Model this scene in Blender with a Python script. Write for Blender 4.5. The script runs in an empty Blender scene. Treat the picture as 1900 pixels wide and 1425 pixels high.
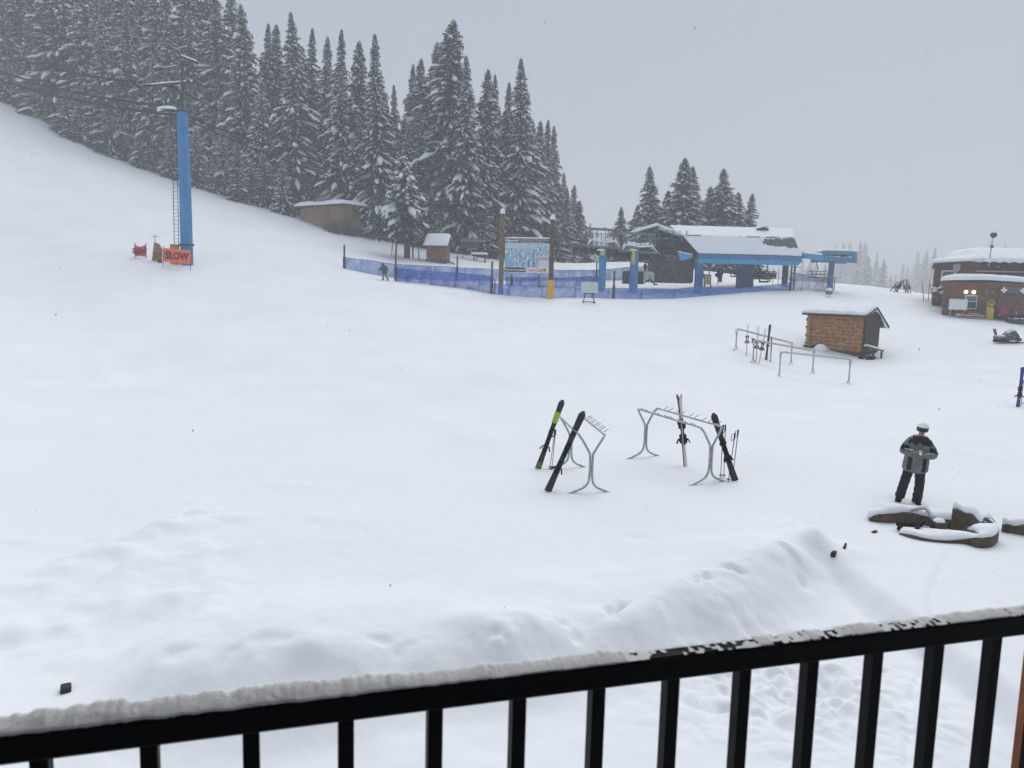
import bpy, bmesh, math, random
import numpy as np
from mathutils import Vector, Matrix
random.seed(7)
RNG = np.random.default_rng(7)
R = math.radians
SC = bpy.context.scene
COL = SC.collection

# ------------------------------------------------------------------ camera
F_PX, CX, CY = 1426.0, 950.0, 712.5            # photograph pixels (1900 x 1425)
EYE = Vector((0, 0, 4.6))
PITCH, ROLL = R(7.1), R(1.5)
_f = Vector((0, math.cos(PITCH), -math.sin(PITCH)))
_r0 = Vector((1, 0, 0)); _u0 = _r0.cross(_f)
_u = _u0 * math.cos(ROLL) - _r0 * math.sin(ROLL)
_r = _r0 * math.cos(ROLL) + _u0 * math.sin(ROLL)
def ray(px, py):
    return _f * F_PX + _r * (px - CX) - _u * (py - CY)
def W(px, py, Y):
    d = ray(px, py); return EYE + d * (Y / d.y)
def Wz(px, py, z):
    d = ray(px, py); return EYE + d * ((z - EYE.z) / d.z)
def mpp(Y): return Y / F_PX
cam_d = bpy.data.cameras.new("camera")
cam = bpy.data.objects.new("camera", cam_d); COL.objects.link(cam)
cam.matrix_world = Matrix.Translation(EYE) @ Matrix((_r, _u, -_f)).transposed().to_4x4()
cam_d.sensor_width = 36.0; cam_d.lens = 36.0 * F_PX / 1900.0
cam_d.clip_start = 0.05; cam_d.clip_end = 4000
cam_d.dof.use_dof = True; cam_d.dof.focus_distance = 30.0; cam_d.dof.aperture_fstop = 9.0
SC.camera = cam

# ------------------------------------------------------------------ numpy noise
def _hash(ix, iy, seed):
    n = (ix.astype(np.int64) * 374761393 + iy.astype(np.int64) * 668265263 + seed * 1442695041) & 0xFFFFFFFF
    n = ((n ^ (n >> 13)) * 1274126177) & 0xFFFFFFFF
    n = n ^ (n >> 16)
    return (n & 0xFFFF) / 65535.0
def vnoise(x, y, s, seed=0):
    x = np.asarray(x, float) / s; y = np.asarray(y, float) / s
    ix = np.floor(x); iy = np.floor(y); fx = x - ix; fy = y - iy
    fx = fx * fx * fx * (fx * (fx * 6 - 15) + 10); fy = fy * fy * fy * (fy * (fy * 6 - 15) + 10)
    a = _hash(ix, iy, seed); b = _hash(ix + 1, iy, seed); c = _hash(ix, iy + 1, seed); d = _hash(ix + 1, iy + 1, seed)
    return (a * (1 - fx) + b * fx) * (1 - fy) + (c * (1 - fx) + d * fx) * fy - 0.5
def fbm(x, y, s, seed=0, oct=4):
    x = np.asarray(x, float); y = np.asarray(y, float); x, y = 0.8 * x + 0.6 * y, 0.8 * y - 0.6 * x
    t = 0.0; a = 1.0
    for k in range(oct):
        t = t + a * vnoise(x, y, s, seed + k * 17); a *= 0.5; s *= 0.5; x, y = 0.8 * x - 0.6 * y, 0.6 * x + 0.8 * y
    return t

# ------------------------------------------------------------------ terrain
CT = []   # (x, y, z)
def ct(px, py, Y): p = W(px, py, Y); CT.append((p.x, p.y, p.z))
for px in (-200, 300, 950, 1500, 2100):
    for Y in (4.0, 9.0, 15.0):
        CT.append(((px - 950) / F_PX * Y, Y, 0.0))
for a in [(100, 800, 23), (500, 800, 24), (950, 800, 25), (1400, 760, 31), (1500, 800, 25), (1890, 752, 33.5),
          (100, 600, 46), (500, 600, 50), (950, 650, 43), (950, 600, 56), (1445, 697, 43), (1575, 706, 43), (1470, 664, 52), (1366, 650, 52),
          (1400, 600, 63), (1240, 600, 62), (1500, 640, 56.5), (1600, 662, 54), (1690, 600, 66), (1560, 580, 72),
          (-100, 470, 66), (100, 480, 66), (347, 490, 66), (288, 480, 66), (560, 500, 70), (200, 400, 82), (420, 430, 82), (560, 450, 84), (200, 325, 100),
          (-150, 90, 130), (0, 180, 125), (130, 250, 120), (230, 298, 117), (330, 335, 114), (450, 375, 110), (555, 408, 105), (625, 431, 103),
          (700, 446, 103), (810, 486, 92), (750, 476, 93), (862, 474, 103), (930, 484, 104), (1000, 484, 112), (1080, 492, 118), (1180, 486, 112),
          (640, 498, 76), (733, 514, 78), (848, 520, 80), (733, 519, 74), (839, 532, 73), (912, 544, 72), (1021, 553, 72), (1138, 555, 74),
          (1300, 549, 78), (1372, 543, 79), (1467, 539, 82), (1545, 542, 84),
          (1240, 530, 88), (1400, 524, 92), (1480, 528, 92),
          (1600, 529, 96), (1660, 537, 94), (1700, 545, 90), (1738, 556, 82), (1770, 583, 71), (1850, 598, 68), (1950, 606, 68), (1870, 636, 58), (1990, 640, 58),
          (1690, 937, 16.6), (1100, 917, 17.3), (1200, 849, 20.7)]:
    ct(*a)
for a in [(60, 130, 3), (90, 135, 1), (30, 135, 6), (40, 190, -3), (100, 250, -8), (0, 190, 8), (300, 600, -12), (0, 600, -6), (-150, 700, 60),
          (-120, 220, 75), (-60, 180, 36), (-220, 300, 120), (600, 650, -10)]:
    CT.append(a)
CT = np.array(CT)
def _uv(x, y):
    th = np.clip(np.arctan2(x, np.maximum(y, 1e-3)), -0.95, 0.95); r = np.maximum(np.hypot(x, y), 3.0)
    return np.stack([th * 1.6, np.log(r)], -1)
def _phi(d2): return 0.5 * d2 * np.log(d2 + 1e-12)
_P = _uv(CT[:, 0], CT[:, 1]); _n = len(_P)
_K = _phi(((_P[:, None] - _P[None]) ** 2).sum(-1)) + np.eye(_n) * 1.5e-4
_A = np.zeros((_n + 3, _n + 3)); _A[:_n, :_n] = _K; _A[:_n, _n] = 1; _A[:_n, _n + 1:] = _P; _A[_n, :_n] = 1; _A[_n + 1:, :_n] = _P.T
_sol = np.linalg.solve(_A, np.concatenate([CT[:, 2], [0, 0, 0]]))
# the crest of the shovelled snow bank between the lodge path and the field
BERM = np.array([tuple(Wz(px, py, 0.32))[:2] for px, py in
    [(90, 1290), (184, 1225), (258, 1208), (368, 1206), (553, 1204), (700, 1189), (806, 1178), (917, 1170), (1035, 1147), (1123, 1120), (1226, 1094), (1310, 1073),
     (1421, 1026), (1472, 1000), (1531, 988), (1556, 1000)]])
PIT = Wz(1745, 980, .05)
DENTS = []       # hollows and slipped lumps in the bank, and the trodden snow by the person's boots
for px, py, rx, dp, an in ((1510, 1012, .75, -.20, .7), (1440, 1035, .5, -.08, .7), (1140, 1135, .20, .16, .9), (1150, 1128, .12, .10, .4), (1292, 1098, .13, .12, 1.0), (1308, 1090, .10, .10, 1.2), (1362, 1078, .11, .11, -.3), (920, 1208, .13, .08, .5), (1040, 1165, .16, .08, .2), (1070, 1180, .14, .06, .8), (1490, 1058, .14, .10, 1.2), (700, 1215, .2, .06, .3), (480, 1225, .22, .06, .1), (330, 1240, .16, .07, .6),
                           (1668, 929, .17, .06, .2), (1700, 938, .16, .06, -.2), (1684, 938, .12, .04, .5), (1655, 925, .12, .05, .9), (1720, 941, .12, .03, .0), (1180, 990, .3, .03, .1), (372, 948, .30, -.09, .2), (300, 975, .55, -.19, .3), (262, 985, .35, -.13, .9), (325, 962, .22, -.10, .0), (35, 975, .4, -.06, .1), (190, 1012, .7, -.11, .2), (120, 1030, .8, -.12, .4), (240, 1040, .6, -.07, .5), (60, 1060, .6, -.08, .2), (430, 1010, .5, -.05, .2), (540, 1000, .8, -.05, .1), (170, 1125, .4, .05, .4), (320, 1110, .4, -.08, .2), (30, 1150, .5, -.12, .7), (420, 960, .5, -.08, .1)):
    w_ = Wz(px, py, .15 if py > 1000 and px > 400 else 0.05); DENTS.append((w_.x, w_.y, rx, dp, an))
rg_ = random.Random(31)
for k in range(60):
    w_ = Wz(1490 + rg_.gauss(0, 85), 1265 + rg_.gauss(0, 45), -.3); DENTS.append((w_.x, w_.y, rg_.uniform(.06, .17), rg_.uniform(.03, .09), rg_.uniform(0, 3)))
def berm_dist(x, y):
    best = np.full(x.shape, 1e9); side = np.zeros(x.shape); tt = np.zeros(x.shape)
    for i in range(len(BERM) - 1):
        a, b = BERM[i], BERM[i + 1]; d = b - a; L2 = (d ** 2).sum()
        t = np.clip(((x - a[0]) * d[0] + (y - a[1]) * d[1]) / L2, 0, 1)
        dx = x - a[0] - t * d[0]; dy = y - a[1] - t * d[1]; ds = np.hypot(dx, dy)
        s = np.sign(d[0] * dy - d[1] * dx)
        m = ds < best; best = np.where(m, ds, best); side = np.where(m, s, side); tt = np.where(m, i + t, tt)
    return best, side, tt
def sstep(a, b, x):
    t = np.clip((x - a) / (b - a), 0, 1); return t * t * (3 - 2 * t)
def H(x, y, detail=True):
    x = np.atleast_1d(np.asarray(x, float)); y = np.atleast_1d(np.asarray(y, float)); sh = x.shape
    x = x.ravel(); y = y.ravel(); out = np.empty(x.shape)
    for i in range(0, len(x), 20000):
        q = _uv(x[i:i + 20000], y[i:i + 20000])
        out[i:i + 20000] = _phi(((q[:, None] - _P[None]) ** 2).sum(-1)) @ _sol[:_n] + _sol[_n] + q @ _sol[_n + 1:]
    r = np.hypot(x, y)
    near = r < 26
    if near.any():
        xn, yn = x[near], y[near]
        wob = 0.60 * vnoise(xn, yn, 1.6, 5) + 0.04 * vnoise(xn, yn, 0.5, 6)
        d, s, t = berm_dist(xn, yn)
        sd = d * s + wob * 0.6
        lump = 1 + 0.9 * vnoise(xn, yn, 1.3, 9)
        # near side (sd<0): drops to the path; far side: fades into the field
        prof = np.where(sd < 0, 0.36 * np.exp(-(sd / 0.8) ** 2) , 0.36 * np.exp(-(sd / 1.7) ** 2)) * lump
        low = -0.34 * sstep(0.2, -1.3, sd)
        fade = 1 - sstep(BERM[-1][0] - 0.40, BERM[-1][0] + 0.12, xn + 0.4 * wob)
        fade = fade * sstep(BERM[0][0] - 0.2, BERM[0][0] + 0.7, xn + 0.4 * wob)
        face = np.exp(-((sd + 0.35) / 0.5) ** 2) * fade
        out[near] += prof * fade + low * fade + face * (0.24 * fbm(xn, yn, 0.9, 61, 2) - 0.26 * np.maximum(0, vnoise(xn, yn, 0.62, 66) - 0.24) + 0.02 * fbm(xn, yn, 0.16, 64, 2))
    if detail:
        amp = 0.05 + 0.12 * sstep(14, 60, r)
        out += fbm(x, y, 7.0, 21, 3) * amp
        n2 = np.maximum(0, fbm(x, y, 1.5, 33, 4)) ** 1.2
        left = sstep(-1.0, -5.0, x) * (r < 26) * sstep(22, 12, r)
        out += n2 * 0.26 * left
        path = np.exp(-(((x - 3.6) / 1.3) ** 2 + ((y - 8.9) / 1.5) ** 2)) * (r < 20)
        out += (np.abs(fbm(x, y, 0.42, 41, 3)) * 0.34) * path
        tx = np.abs((x - 5.15) - 0.62 * (y - 9.0) - 0.06 * np.sin(y * 2)); out -= 0.07 * np.exp(-(tx / 0.07) ** 2) * (r < 16) * (y > 7)
        out += fbm(x, y, 0.5, 44, 2) * 0.035 * sstep(20, 8, r)
        # ski tracks and grooming streaks running across the slope
        out += vnoise(x + 0.6 * y, y * 0.25, 1.2, 52) * 0.05 * sstep(14, 30, r) * sstep(150, 70, r)
    wpit = np.exp(-(np.hypot(x - PIT.x, y - PIT.y) / 1.9) ** 4); out = out * (1 - wpit) + 0.0 * wpit
    for qx, qy, rx, dp, an in DENTS:
        m = np.abs(x - qx) + np.abs(y - qy) < 1.5
        if m.any():
            u_ = (x[m] - qx) * math.cos(an) + (y[m] - qy) * math.sin(an); v_ = (y[m] - qy) * math.cos(an) - (x[m] - qx) * math.sin(an)
            q = np.hypot(u_ / rx, v_ / (rx * .6)) * (1 + 1.1 * vnoise(x[m], y[m], rx * .8, 91)); out[m] -= dp * np.exp(-q ** 2 * 1.3)
    return out.reshape(sh)
def hz(x, y): return float(H(np.array([x]), np.array([y]), True)[0])
def G(px, py, lo=5.0, hi=240.0):
    d = ray(px, py); d = d / d.y
    Y = np.geomspace(lo, hi, 1200)
    gap = EYE.z + d.z * Y - H(d.x * Y, Y)
    k = np.argmax(gap < 0)
    if gap[k] >= 0: k = len(Y) - 1
    t = Y[k - 1] + (Y[k] - Y[k - 1]) * gap[k - 1] / (gap[k - 1] - gap[k] + 1e-9)
    return EYE + d * float(t)

# ------------------------------------------------------------------ materials
MATS = {}
def mat(name, col, rough=0.8, var=0.0, scale=6.0, metal=0.0, bump=0.0, bscale=40.0, dust=0.0, dust_scale=14.0, wave=None, sss=0.0, spec=None, emit=None):
    """Principled material: noise variation in the base colour, optional dusting of snow on upward faces, optional planks."""
    if name in MATS: return MATS[name]
    m = bpy.data.materials.new(name); m.use_nodes = True; nt = m.node_tree; N = nt.nodes; L = nt.links
    b = N["Principled BSDF"]; b.inputs["Roughness"].default_value = rough; b.inputs["Metallic"].default_value = metal
    if spec is not None: b.inputs["Specular IOR Level"].default_value = spec
    tc = N.new("ShaderNodeTexCoord")
    c = None
    def noise(s, det=4):
        n = N.new("ShaderNodeTexNoise"); n.inputs["Scale"].default_value = s; n.inputs["Detail"].default_value = det
        L.new(tc.outputs["Object"], n.inputs["Vector"]); return n
    def mix(fac, a, bb):
        mx = N.new("ShaderNodeMix"); mx.data_type = 'RGBA'
        for k, v in ((0, fac), (6, a), (7, bb)):
            if hasattr(v, "is_linked"): L.new(v, mx.inputs[k])
            else: mx.inputs[k].default_value = v if k == 0 else (*v, 1)
        return mx.outputs[2]
    c = mix(0.0, col, col)
    if var:
        r = N.new("ShaderNodeValToRGB"); r.color_ramp.elements[0].position = 0.3; r.color_ramp.elements[1].position = 0.7
        L.new(noise(scale).outputs["Fac"], r.inputs[0])
        c = mix(r.outputs[0], tuple(x * (1 - var) for x in col), tuple(min(1, x * (1 + var)) for x in col))
    if wave:
        axis, ws, dark = wave
        w = N.new("ShaderNodeTexWave"); w.bands_direction = axis; w.inputs["Scale"].default_value = ws; w.inputs["Distortion"].default_value = 0.4
        L.new(tc.outputs["Object"], w.inputs["Vector"])
        r = N.new("ShaderNodeValToRGB"); r.color_ramp.elements[0].position = 0.0; r.color_ramp.elements[1].position = 0.22
        L.new(w.outputs["Fac"], r.inputs[0])
        c = mix(r.outputs[0], tuple(x * dark for x in col), c)
    if dust:
        g = N.new("ShaderNodeNewGeometry"); sx = N.new("ShaderNodeSeparateXYZ"); L.new(g.outputs["Normal"], sx.inputs[0])
        ma = N.new("ShaderNodeMath"); ma.operation = 'MULTIPLY_ADD'; L.new(sx.outputs["Z"], ma.inputs[0]); ma.inputs[1].default_value = 0.5
        L.new(noise(dust_scale, 3).outputs["Fac"], ma.inputs[2])
        r = N.new("ShaderNodeValToRGB"); r.color_ramp.elements[0].position = 1.0 - dust; r.color_ramp.elements[1].position = min(1, 1.12 - dust)
        L.new(ma.outputs[0], r.inputs[0])
        c = mix(r.outputs[0], c, (0.8, 0.83, 0.87))
    L.new(c, b.inputs["Base Color"])
    if bump:
        bp = N.new("ShaderNodeBump"); bp.inputs["Strength"].default_value = bump; bp.inputs["Distance"].default_value = 0.02
        L.new(noise(bscale, 5).outputs["Fac"], bp.inputs["Height"]); L.new(bp.outputs[0], b.inputs["Normal"])
    if sss:
        b.inputs['Subsurface Weight'].default_value = sss; b.inputs['Subsurface Radius'].default_value = (1.0, 1.0, 1.0); b.inputs['Subsurface Scale'].default_value = 0.014
    if emit:
        b.inputs["Emission Color"].default_value = (*emit[0], 1); b.inputs["Emission Strength"].default_value = emit[1]
    MATS[name] = m; return m
def net_mat(name, col, alpha):
    m = bpy.data.materials.new(name); m.use_nodes = True; nt = m.node_tree; N = nt.nodes; L = nt.links
    b = N["Principled BSDF"]; b.inputs["Roughness"].default_value = 0.8
    tr = N.new("ShaderNodeBsdfTransparent"); mx = N.new("ShaderNodeMixShader")
    tc = N.new("ShaderNodeTexCoord"); n = N.new("ShaderNodeTexNoise"); n.inputs["Scale"].default_value = 1.1; n.inputs["Detail"].default_value = 6
    L.new(tc.outputs["Object"], n.inputs["Vector"])
    mm = N.new("ShaderNodeMapRange"); mm.inputs[3].default_value = alpha - 0.16; mm.inputs[4].default_value = alpha + 0.16; mm.inputs[1].default_value = 0.3; mm.inputs[2].default_value = 0.7
    L.new(n.outputs["Fac"], mm.inputs[0]); L.new(mm.outputs[0], mx.inputs[0])
    n2 = N.new("ShaderNodeTexNoise"); n2.inputs["Scale"].default_value = 5.0; L.new(tc.outputs["Object"], n2.inputs["Vector"])
    r = N.new("ShaderNodeValToRGB"); r.color_ramp.elements[0].color = (*col, 1); r.color_ramp.elements[1].color = (*[min(1, c * 1.9 + 0.03) for c in col], 1)
    r.color_ramp.elements[0].position = 0.35; r.color_ramp.elements[1].position = 0.75
    L.new(n2.outputs["Fac"], r.inputs[0]); L.new(r.outputs[0], b.inputs["Base Color"])
    L.new(tr.outputs[0], mx.inputs[1]); L.new(b.outputs[0], mx.inputs[2])
    L.new(mx.outputs[0], N["Material Output"].inputs[0]); return m
SNOW = mat("snow", (0.88, 0.90, 0.93), 0.85, 0.02, 1.5, bump=0.35, bscale=30, spec=0.2)
SNOWR = mat("snow_crust", (0.88, 0.90, 0.93), 0.9, 0.03, 60, bump=0.2, bscale=320, sss=0.7, spec=0.2)
BLACK = mat("black_paint", (0.006, 0.006, 0.008), 0.55, spec=0.12)
STEEL = mat("galvanised_steel", (0.40, 0.41, 0.42), 0.5, 0.25, 12, 0.4, dust=0.12, dust_scale=25)
DSTEEL = mat("dark_steel", (0.05, 0.06, 0.07), 0.6, 0.4, 3, 0.2, dust=0.22, dust_scale=5)
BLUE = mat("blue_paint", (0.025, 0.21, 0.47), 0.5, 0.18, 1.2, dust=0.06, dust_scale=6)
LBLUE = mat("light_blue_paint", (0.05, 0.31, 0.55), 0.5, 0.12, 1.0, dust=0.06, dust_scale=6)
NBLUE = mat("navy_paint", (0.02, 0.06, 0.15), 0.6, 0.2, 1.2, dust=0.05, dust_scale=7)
YEL = mat("yellow_pad", (0.75, 0.40, 0.02), 0.7, 0.15, 3)
LOGW = mat("log_wood", (0.34, 0.15, 0.045), 0.75, 0.45, 5, bump=0.4, bscale=14, dust=0.04, dust_scale=9)
DWOOD = mat("dark_wood", (0.055, 0.035, 0.028), 0.85, 0.4, 5, dust=0.10, dust_scale=9)
OSB = mat("tan_board", (0.25, 0.17, 0.095), 0.85, 0.3, 2.2, dust=0.05, dust_scale=7)
SIDING = mat("brown_siding", (0.165, 0.080, 0.050), 0.8, 0.30, 0.9, wave=('Z', 1.6, 0.7), dust=0.05, dust_scale=8)
GLASS = mat("window_glass", (0.10, 0.13, 0.13), 0.15, 0.2, 2)
WHITE = mat("white_board", (0.75, 0.78, 0.78), 0.6, 0.05, 3)
BARK = mat("bark", (0.06, 0.045, 0.035), 0.9, 0.4, 6, dust=0.1)
POLEW = mat("pole_wood", (0.17, 0.10, 0.05), 0.85, 0.45, 3, dust=0.1, dust_scale=3)
RED = mat("red_plastic", (0.27, 0.022, 0.035), 0.6, 0.35, 5, dust=.08, dust_scale=9)

# ------------------------------------------------------------------ mesh builder
class MB:
    def __init__(s): s.v = []; s.f = []
    def add(s, vs, fs):
        o = len(s.v); s.v += [tuple(v) for v in vs]; s.f += [tuple(i + o for i in f) for f in fs]; return s
    def box(s, c, d, rz=0.0, bev=0.0, M=None):
        hx, hy, hz_ = d[0] / 2, d[1] / 2, d[2] / 2
        if bev > 0:
            b = min(bev, hx * .9, hy * .9, hz_ * .9); vs = []
            for sx in (-1, 1):
                for sy in (-1, 1):
                    for sz in (-1, 1):
                        vs += [(sx * (hx - b), sy * (hy - b), sz * hz_), (sx * (hx - b), sy * hy, sz * (hz_ - b)), (sx * hx, sy * (hy - b), sz * (hz_ - b))]
            bm = bmesh.new()
            for v in vs: bm.verts.new(v)
            bmesh.ops.convex_hull(bm, input=bm.verts); bm.verts.index_update()
            fs = [[v.index for v in f.verts] for f in bm.faces]; vs = [v.co.copy() for v in bm.verts]; bm.free()
        else:
            vs = [Vector((x, y, z)) for x in (-hx, hx) for y in (-hy, hy) for z in (-hz_, hz_)]
            fs = [(0, 1, 3, 2), (4, 6, 7, 5), (0, 4, 5, 1), (2, 3, 7, 6), (0, 2, 6, 4), (1, 5, 7, 3)]
        m = M or Matrix.Rotation(rz, 3, 'Z')
        return s.add([m @ Vector(v) + Vector(c) for v in vs], fs)
    def beam(s, p, q, w, h=None, up=(0, 0, 1), bev=0.0):
        p = Vector(p); q = Vector(q); d = q - p; L = d.length; x = d.normalized(); u = Vector(up)
        if abs(x.dot(u)) > 0.99: u = Vector((0, 1, 0))
        y = u.cross(x).normalized(); z = x.cross(y)
        return s.box((p + q) / 2, (L, w, h or w), bev=bev, M=Matrix((x, y, z)).transposed())
    def tube(s, pts, r, n=8, caps=True):
        pts = [Vector(p) for p in pts]; rs = r if isinstance(r, (list, tuple)) else [r] * len(pts)
        o = len(s.v); t0 = (pts[1] - pts[0]).normalized(); u = Vector((0, 0, 1)) if abs(t0.z) < 0.9 else Vector((1, 0, 0))
        a = t0.cross(u).normalized()
        for i, p in enumerate(pts):
            t = (pts[min(i + 1, len(pts) - 1)] - pts[max(i - 1, 0)]).normalized()
            a = (a - t * a.dot(t)).normalized(); b = t.cross(a)
            for k in range(n):
                an = 2 * math.pi * k / n; s.v.append(tuple(p + (a * math.cos(an) + b * math.sin(an)) * rs[i]))
        for i in range(len(pts) - 1):
            for k in range(n):
                s.f.append((o + i * n + k, o + i * n + (k + 1) % n, o + (i + 1) * n + (k + 1) % n, o + (i + 1) * n + k))
        if caps:
            s.f.append(tuple(o + k for k in reversed(range(n)))); e = o + (len(pts) - 1) * n; s.f.append(tuple(e + k for k in range(n)))
        return s
    def prism(s, prof, a, b, ax='x'):
        """profile of (u, z) points extruded along ax from a to b (closed, end faces filled)"""
        n = len(prof)
        P = (lambda t, u, z: (t, u, z)) if ax == 'x' else (lambda t, u, z: (u, t, z))
        return s.add([P(t, u, z) for t in (a, b) for u, z in prof],
                     [tuple(range(n))[::-1], tuple(range(n, 2 * n))] + [(i, (i + 1) % n, n + (i + 1) % n, n + i) for i in range(n)])
    def ball(s, c, r, n=12, m=8, squash=(1, 1, 1), jit=0.0, zmin=-1.0):
        o = len(s.v); c = Vector(c); a0 = math.asin(max(-1, zmin))
        for j in range(m + 1):
            ph = a0 + (math.pi / 2 - a0) * j / m
            for k in range(n):
                an = 2 * math.pi * k / n; q = 1 + random.uniform(-jit, jit)
                s.v.append((c.x + r * q * squash[0] * math.cos(ph) * math.cos(an), c.y + r * q * squash[1] * math.cos(ph) * math.sin(an), c.z + r * q * squash[2] * math.sin(ph)))
        for j in range(m):
            for k in range(n):
                s.f.append((o + j * n + k, o + j * n + (k + 1) % n, o + (j + 1) * n + (k + 1) % n, o + (j + 1) * n + k))
        s.f.append(tuple(o + k for k in reversed(range(n)))); return s
    def slab(s, fn, nu, nv, thick):
        """closed lumpy slab: fn(u, v) -> top point; the underside lies thick below"""
        o = len(s.v); T = [[Vector(fn(i / nu, j / nv)) for j in range(nv + 1)] for i in range(nu + 1)]
        for i in range(nu + 1):
            for j in range(nv + 1): s.v.append(tuple(T[i][j]))
        n = (nu + 1) * (nv + 1)
        for i in range(nu + 1):
            for j in range(nv + 1):
                th = thick(i / nu, j / nv) if callable(thick) else thick
                s.v.append(tuple(T[i][j] - Vector((0, 0, th))))
        I = lambda i, j: o + i * (nv + 1) + j
        for i in range(nu):
            for j in range(nv):
                s.f.append((I(i, j), I(i + 1, j), I(i + 1, j + 1), I(i, j + 1)))
                s.f.append(tuple(n + k for k in (I(i, j), I(i, j + 1), I(i + 1, j + 1), I(i + 1, j))))
        for i in range(nu):
            for j in (0, nv): s.f.append((I(i, j), I(i + 1, j), n + I(i + 1, j), n + I(i, j)))
        for j in range(nv):
            for i in (0, nu): s.f.append((I(i, j), I(i, j + 1), n + I(i, j + 1), n + I(i, j)))
        return s
def raw(name, mb, m, parent=None, smooth=False, world=False, label=None):
    me = bpy.data.meshes.new(name); vs = mb.v
    if world and parent is not None:
        inv = rootm(parent).inverted(); vs = [tuple(inv @ Vector(v)) for v in vs]
    me.from_pydata(vs, [], mb.f); me.update()
    bm = bmesh.new(); bm.from_mesh(me); bmesh.ops.recalc_face_normals(bm, faces=bm.faces); bm.to_mesh(me); bm.free()
    for mm in (m if isinstance(m, (list, tuple)) else [m]): me.materials.append(mm)
    if smooth: me.polygons.foreach_set("use_smooth", [True] * len(me.polygons))
    o = bpy.data.objects.new(name, me); COL.objects.link(o)
    if parent is not None: o.parent = parent
    if label: o["label"] = label
    return o
def rootm(o):
    M = o.matrix_basis.copy()
    while o.parent is not None: o = o.parent; M = o.matrix_basis @ M
    return M
def part(name, mb, m, parent, **k): return raw(name, mb, m, parent, **k)
def partw(name, mb, m, parent, **k): return raw(name, mb, m, parent, world=True, **k)
def tag(o, label=None, cat=None, group=None, kind=None):
    if label: o["label"] = label
    if cat: o["category"] = cat
    if group: o["group"] = group
    if kind: o["kind"] = kind
    return o
def thing(name, label, cat, loc, rz=0.0, group=None):
    o = bpy.data.objects.new(name, None); COL.objects.link(o); o.location = loc; o.rotation_euler = (0, 0, rz)
    o.empty_display_size = 0.2
    return tag(o, label, cat, group)
KIDS = lambda o: [c for c in COL.objects if c.parent == o]
def copy_tree(o, loc=None, rz=None, scale=None, label=None):
    c = o.copy(); COL.objects.link(c)
    for ch in KIDS(o):
        d = ch.copy(); COL.objects.link(d); d.parent = c
        for g in KIDS(ch):
            e = g.copy(); COL.objects.link(e); e.parent = d
    if loc is not None: c.location = loc
    if rz is not None: c.rotation_euler = (0, 0, rz)
    if scale is not None: c.scale = scale
    if label: c["label"] = label
    return c
def smooth_path(pts, n=6):
    P = [Vector(p) for p in pts]; P = [P[0] * 2 - P[1]] + P + [P[-1] * 2 - P[-2]]; out = []
    for i in range(1, len(P) - 2):
        for k in range(n):
            t = k / n; a, b, c, d = P[i - 1], P[i], P[i + 1], P[i + 2]
            out.append(0.5 * ((2 * b) + (c - a) * t + (2 * a - 5 * b + 4 * c - d) * t * t + (3 * b - 3 * c + d - a) * t ** 3))
    out.append(P[-2]); return out
def text(name, body, size, m, parent, M, shear=0.0, ext=0.006, spacing=1.0, bold=0.0, align='CENTER', squeeze=1.0):
    """lettering turned into a mesh; M maps text space (x right, y up, z out) to the parent's space"""
    cu = bpy.data.curves.new(name, 'FONT'); cu.body = body; cu.size = size; cu.align_x = align; cu.align_y = 'CENTER'
    cu.shear = shear; cu.extrude = ext; cu.space_character = spacing; cu.offset = bold
    t = bpy.data.objects.new(name + "_curve", cu); COL.objects.link(t)
    me = bpy.data.meshes.new_from_object(t.evaluated_get(bpy.context.evaluated_depsgraph_get()))
    bpy.data.objects.remove(t); me.transform(M @ Matrix.Diagonal((squeeze, 1, 1, 1))); me.materials.clear(); me.materials.append(m)
    o = bpy.data.objects.new(name, me); COL.objects.link(o); o.parent = parent; return o
def FRONT(c): return Matrix.Translation(c) @ Matrix.Rotation(math.pi / 2, 4, 'X')   # faces -Y
HAZE, SKYC, SUNE, EXPO = 0.0018, (4.0, 4.62, 5.5), 1.75, 0.05
# ------------------------------------------------------------------ ground
def build_ground():
    na, nr = 760, 640
    th = np.linspace(R(-86), R(86), na); th = np.sign(th) * (np.abs(th) / R(86)) ** 1.35 * R(86)
    rr = np.concatenate([np.geomspace(2.2, 6.2, 24)[:-1], np.geomspace(6.2, 26, 330)[:-1], np.geomspace(26, 800, nr - 352)])
    T, RR = np.meshgrid(th, rr, indexing='ij'); x = RR * np.sin(T); y = RR * np.cos(T); z = H(x, y)
    v = np.stack([x, y, z], -1).reshape(-1, 3)
    nr = len(rr); I = np.arange(na * nr).reshape(na, nr)
    f = np.stack([I[:-1, :-1], I[1:, :-1], I[1:, 1:], I[:-1, 1:]], -1).reshape(-1, 4)
    me = bpy.data.meshes.new("snow_ground"); me.vertices.add(len(v)); me.vertices.foreach_set("co", v.ravel())
    me.loops.add(f.size); me.loops.foreach_set("vertex_index", f.ravel().astype(np.int32))
    me.polygons.add(len(f)); me.polygons.foreach_set("loop_start", np.arange(0, f.size, 4, dtype=np.int32))
    me.update(calc_edges=True); me.validate()
    bm = bmesh.new(); bm.from_mesh(me)
    if bm.faces[:1] and (bm.faces.ensure_lookup_table() or bm.faces[0].normal.z < 0): bmesh.ops.reverse_faces(bm, faces=bm.faces)
    bm.to_mesh(me); bm.free()
    me.polygons.foreach_set("use_smooth", [True] * len(me.polygons))
    m = mat("snow_field", (0.87, 0.89, 0.92), 0.9, 0.03, 0.25, bump=0.45, bscale=8, spec=0.15)
    me.materials.append(m)
    o = bpy.data.objects.new("snow_ground", me); COL.objects.link(o); tag(o, "deep fresh snow covering the field and the hillside", kind="structure")
build_ground()

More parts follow.
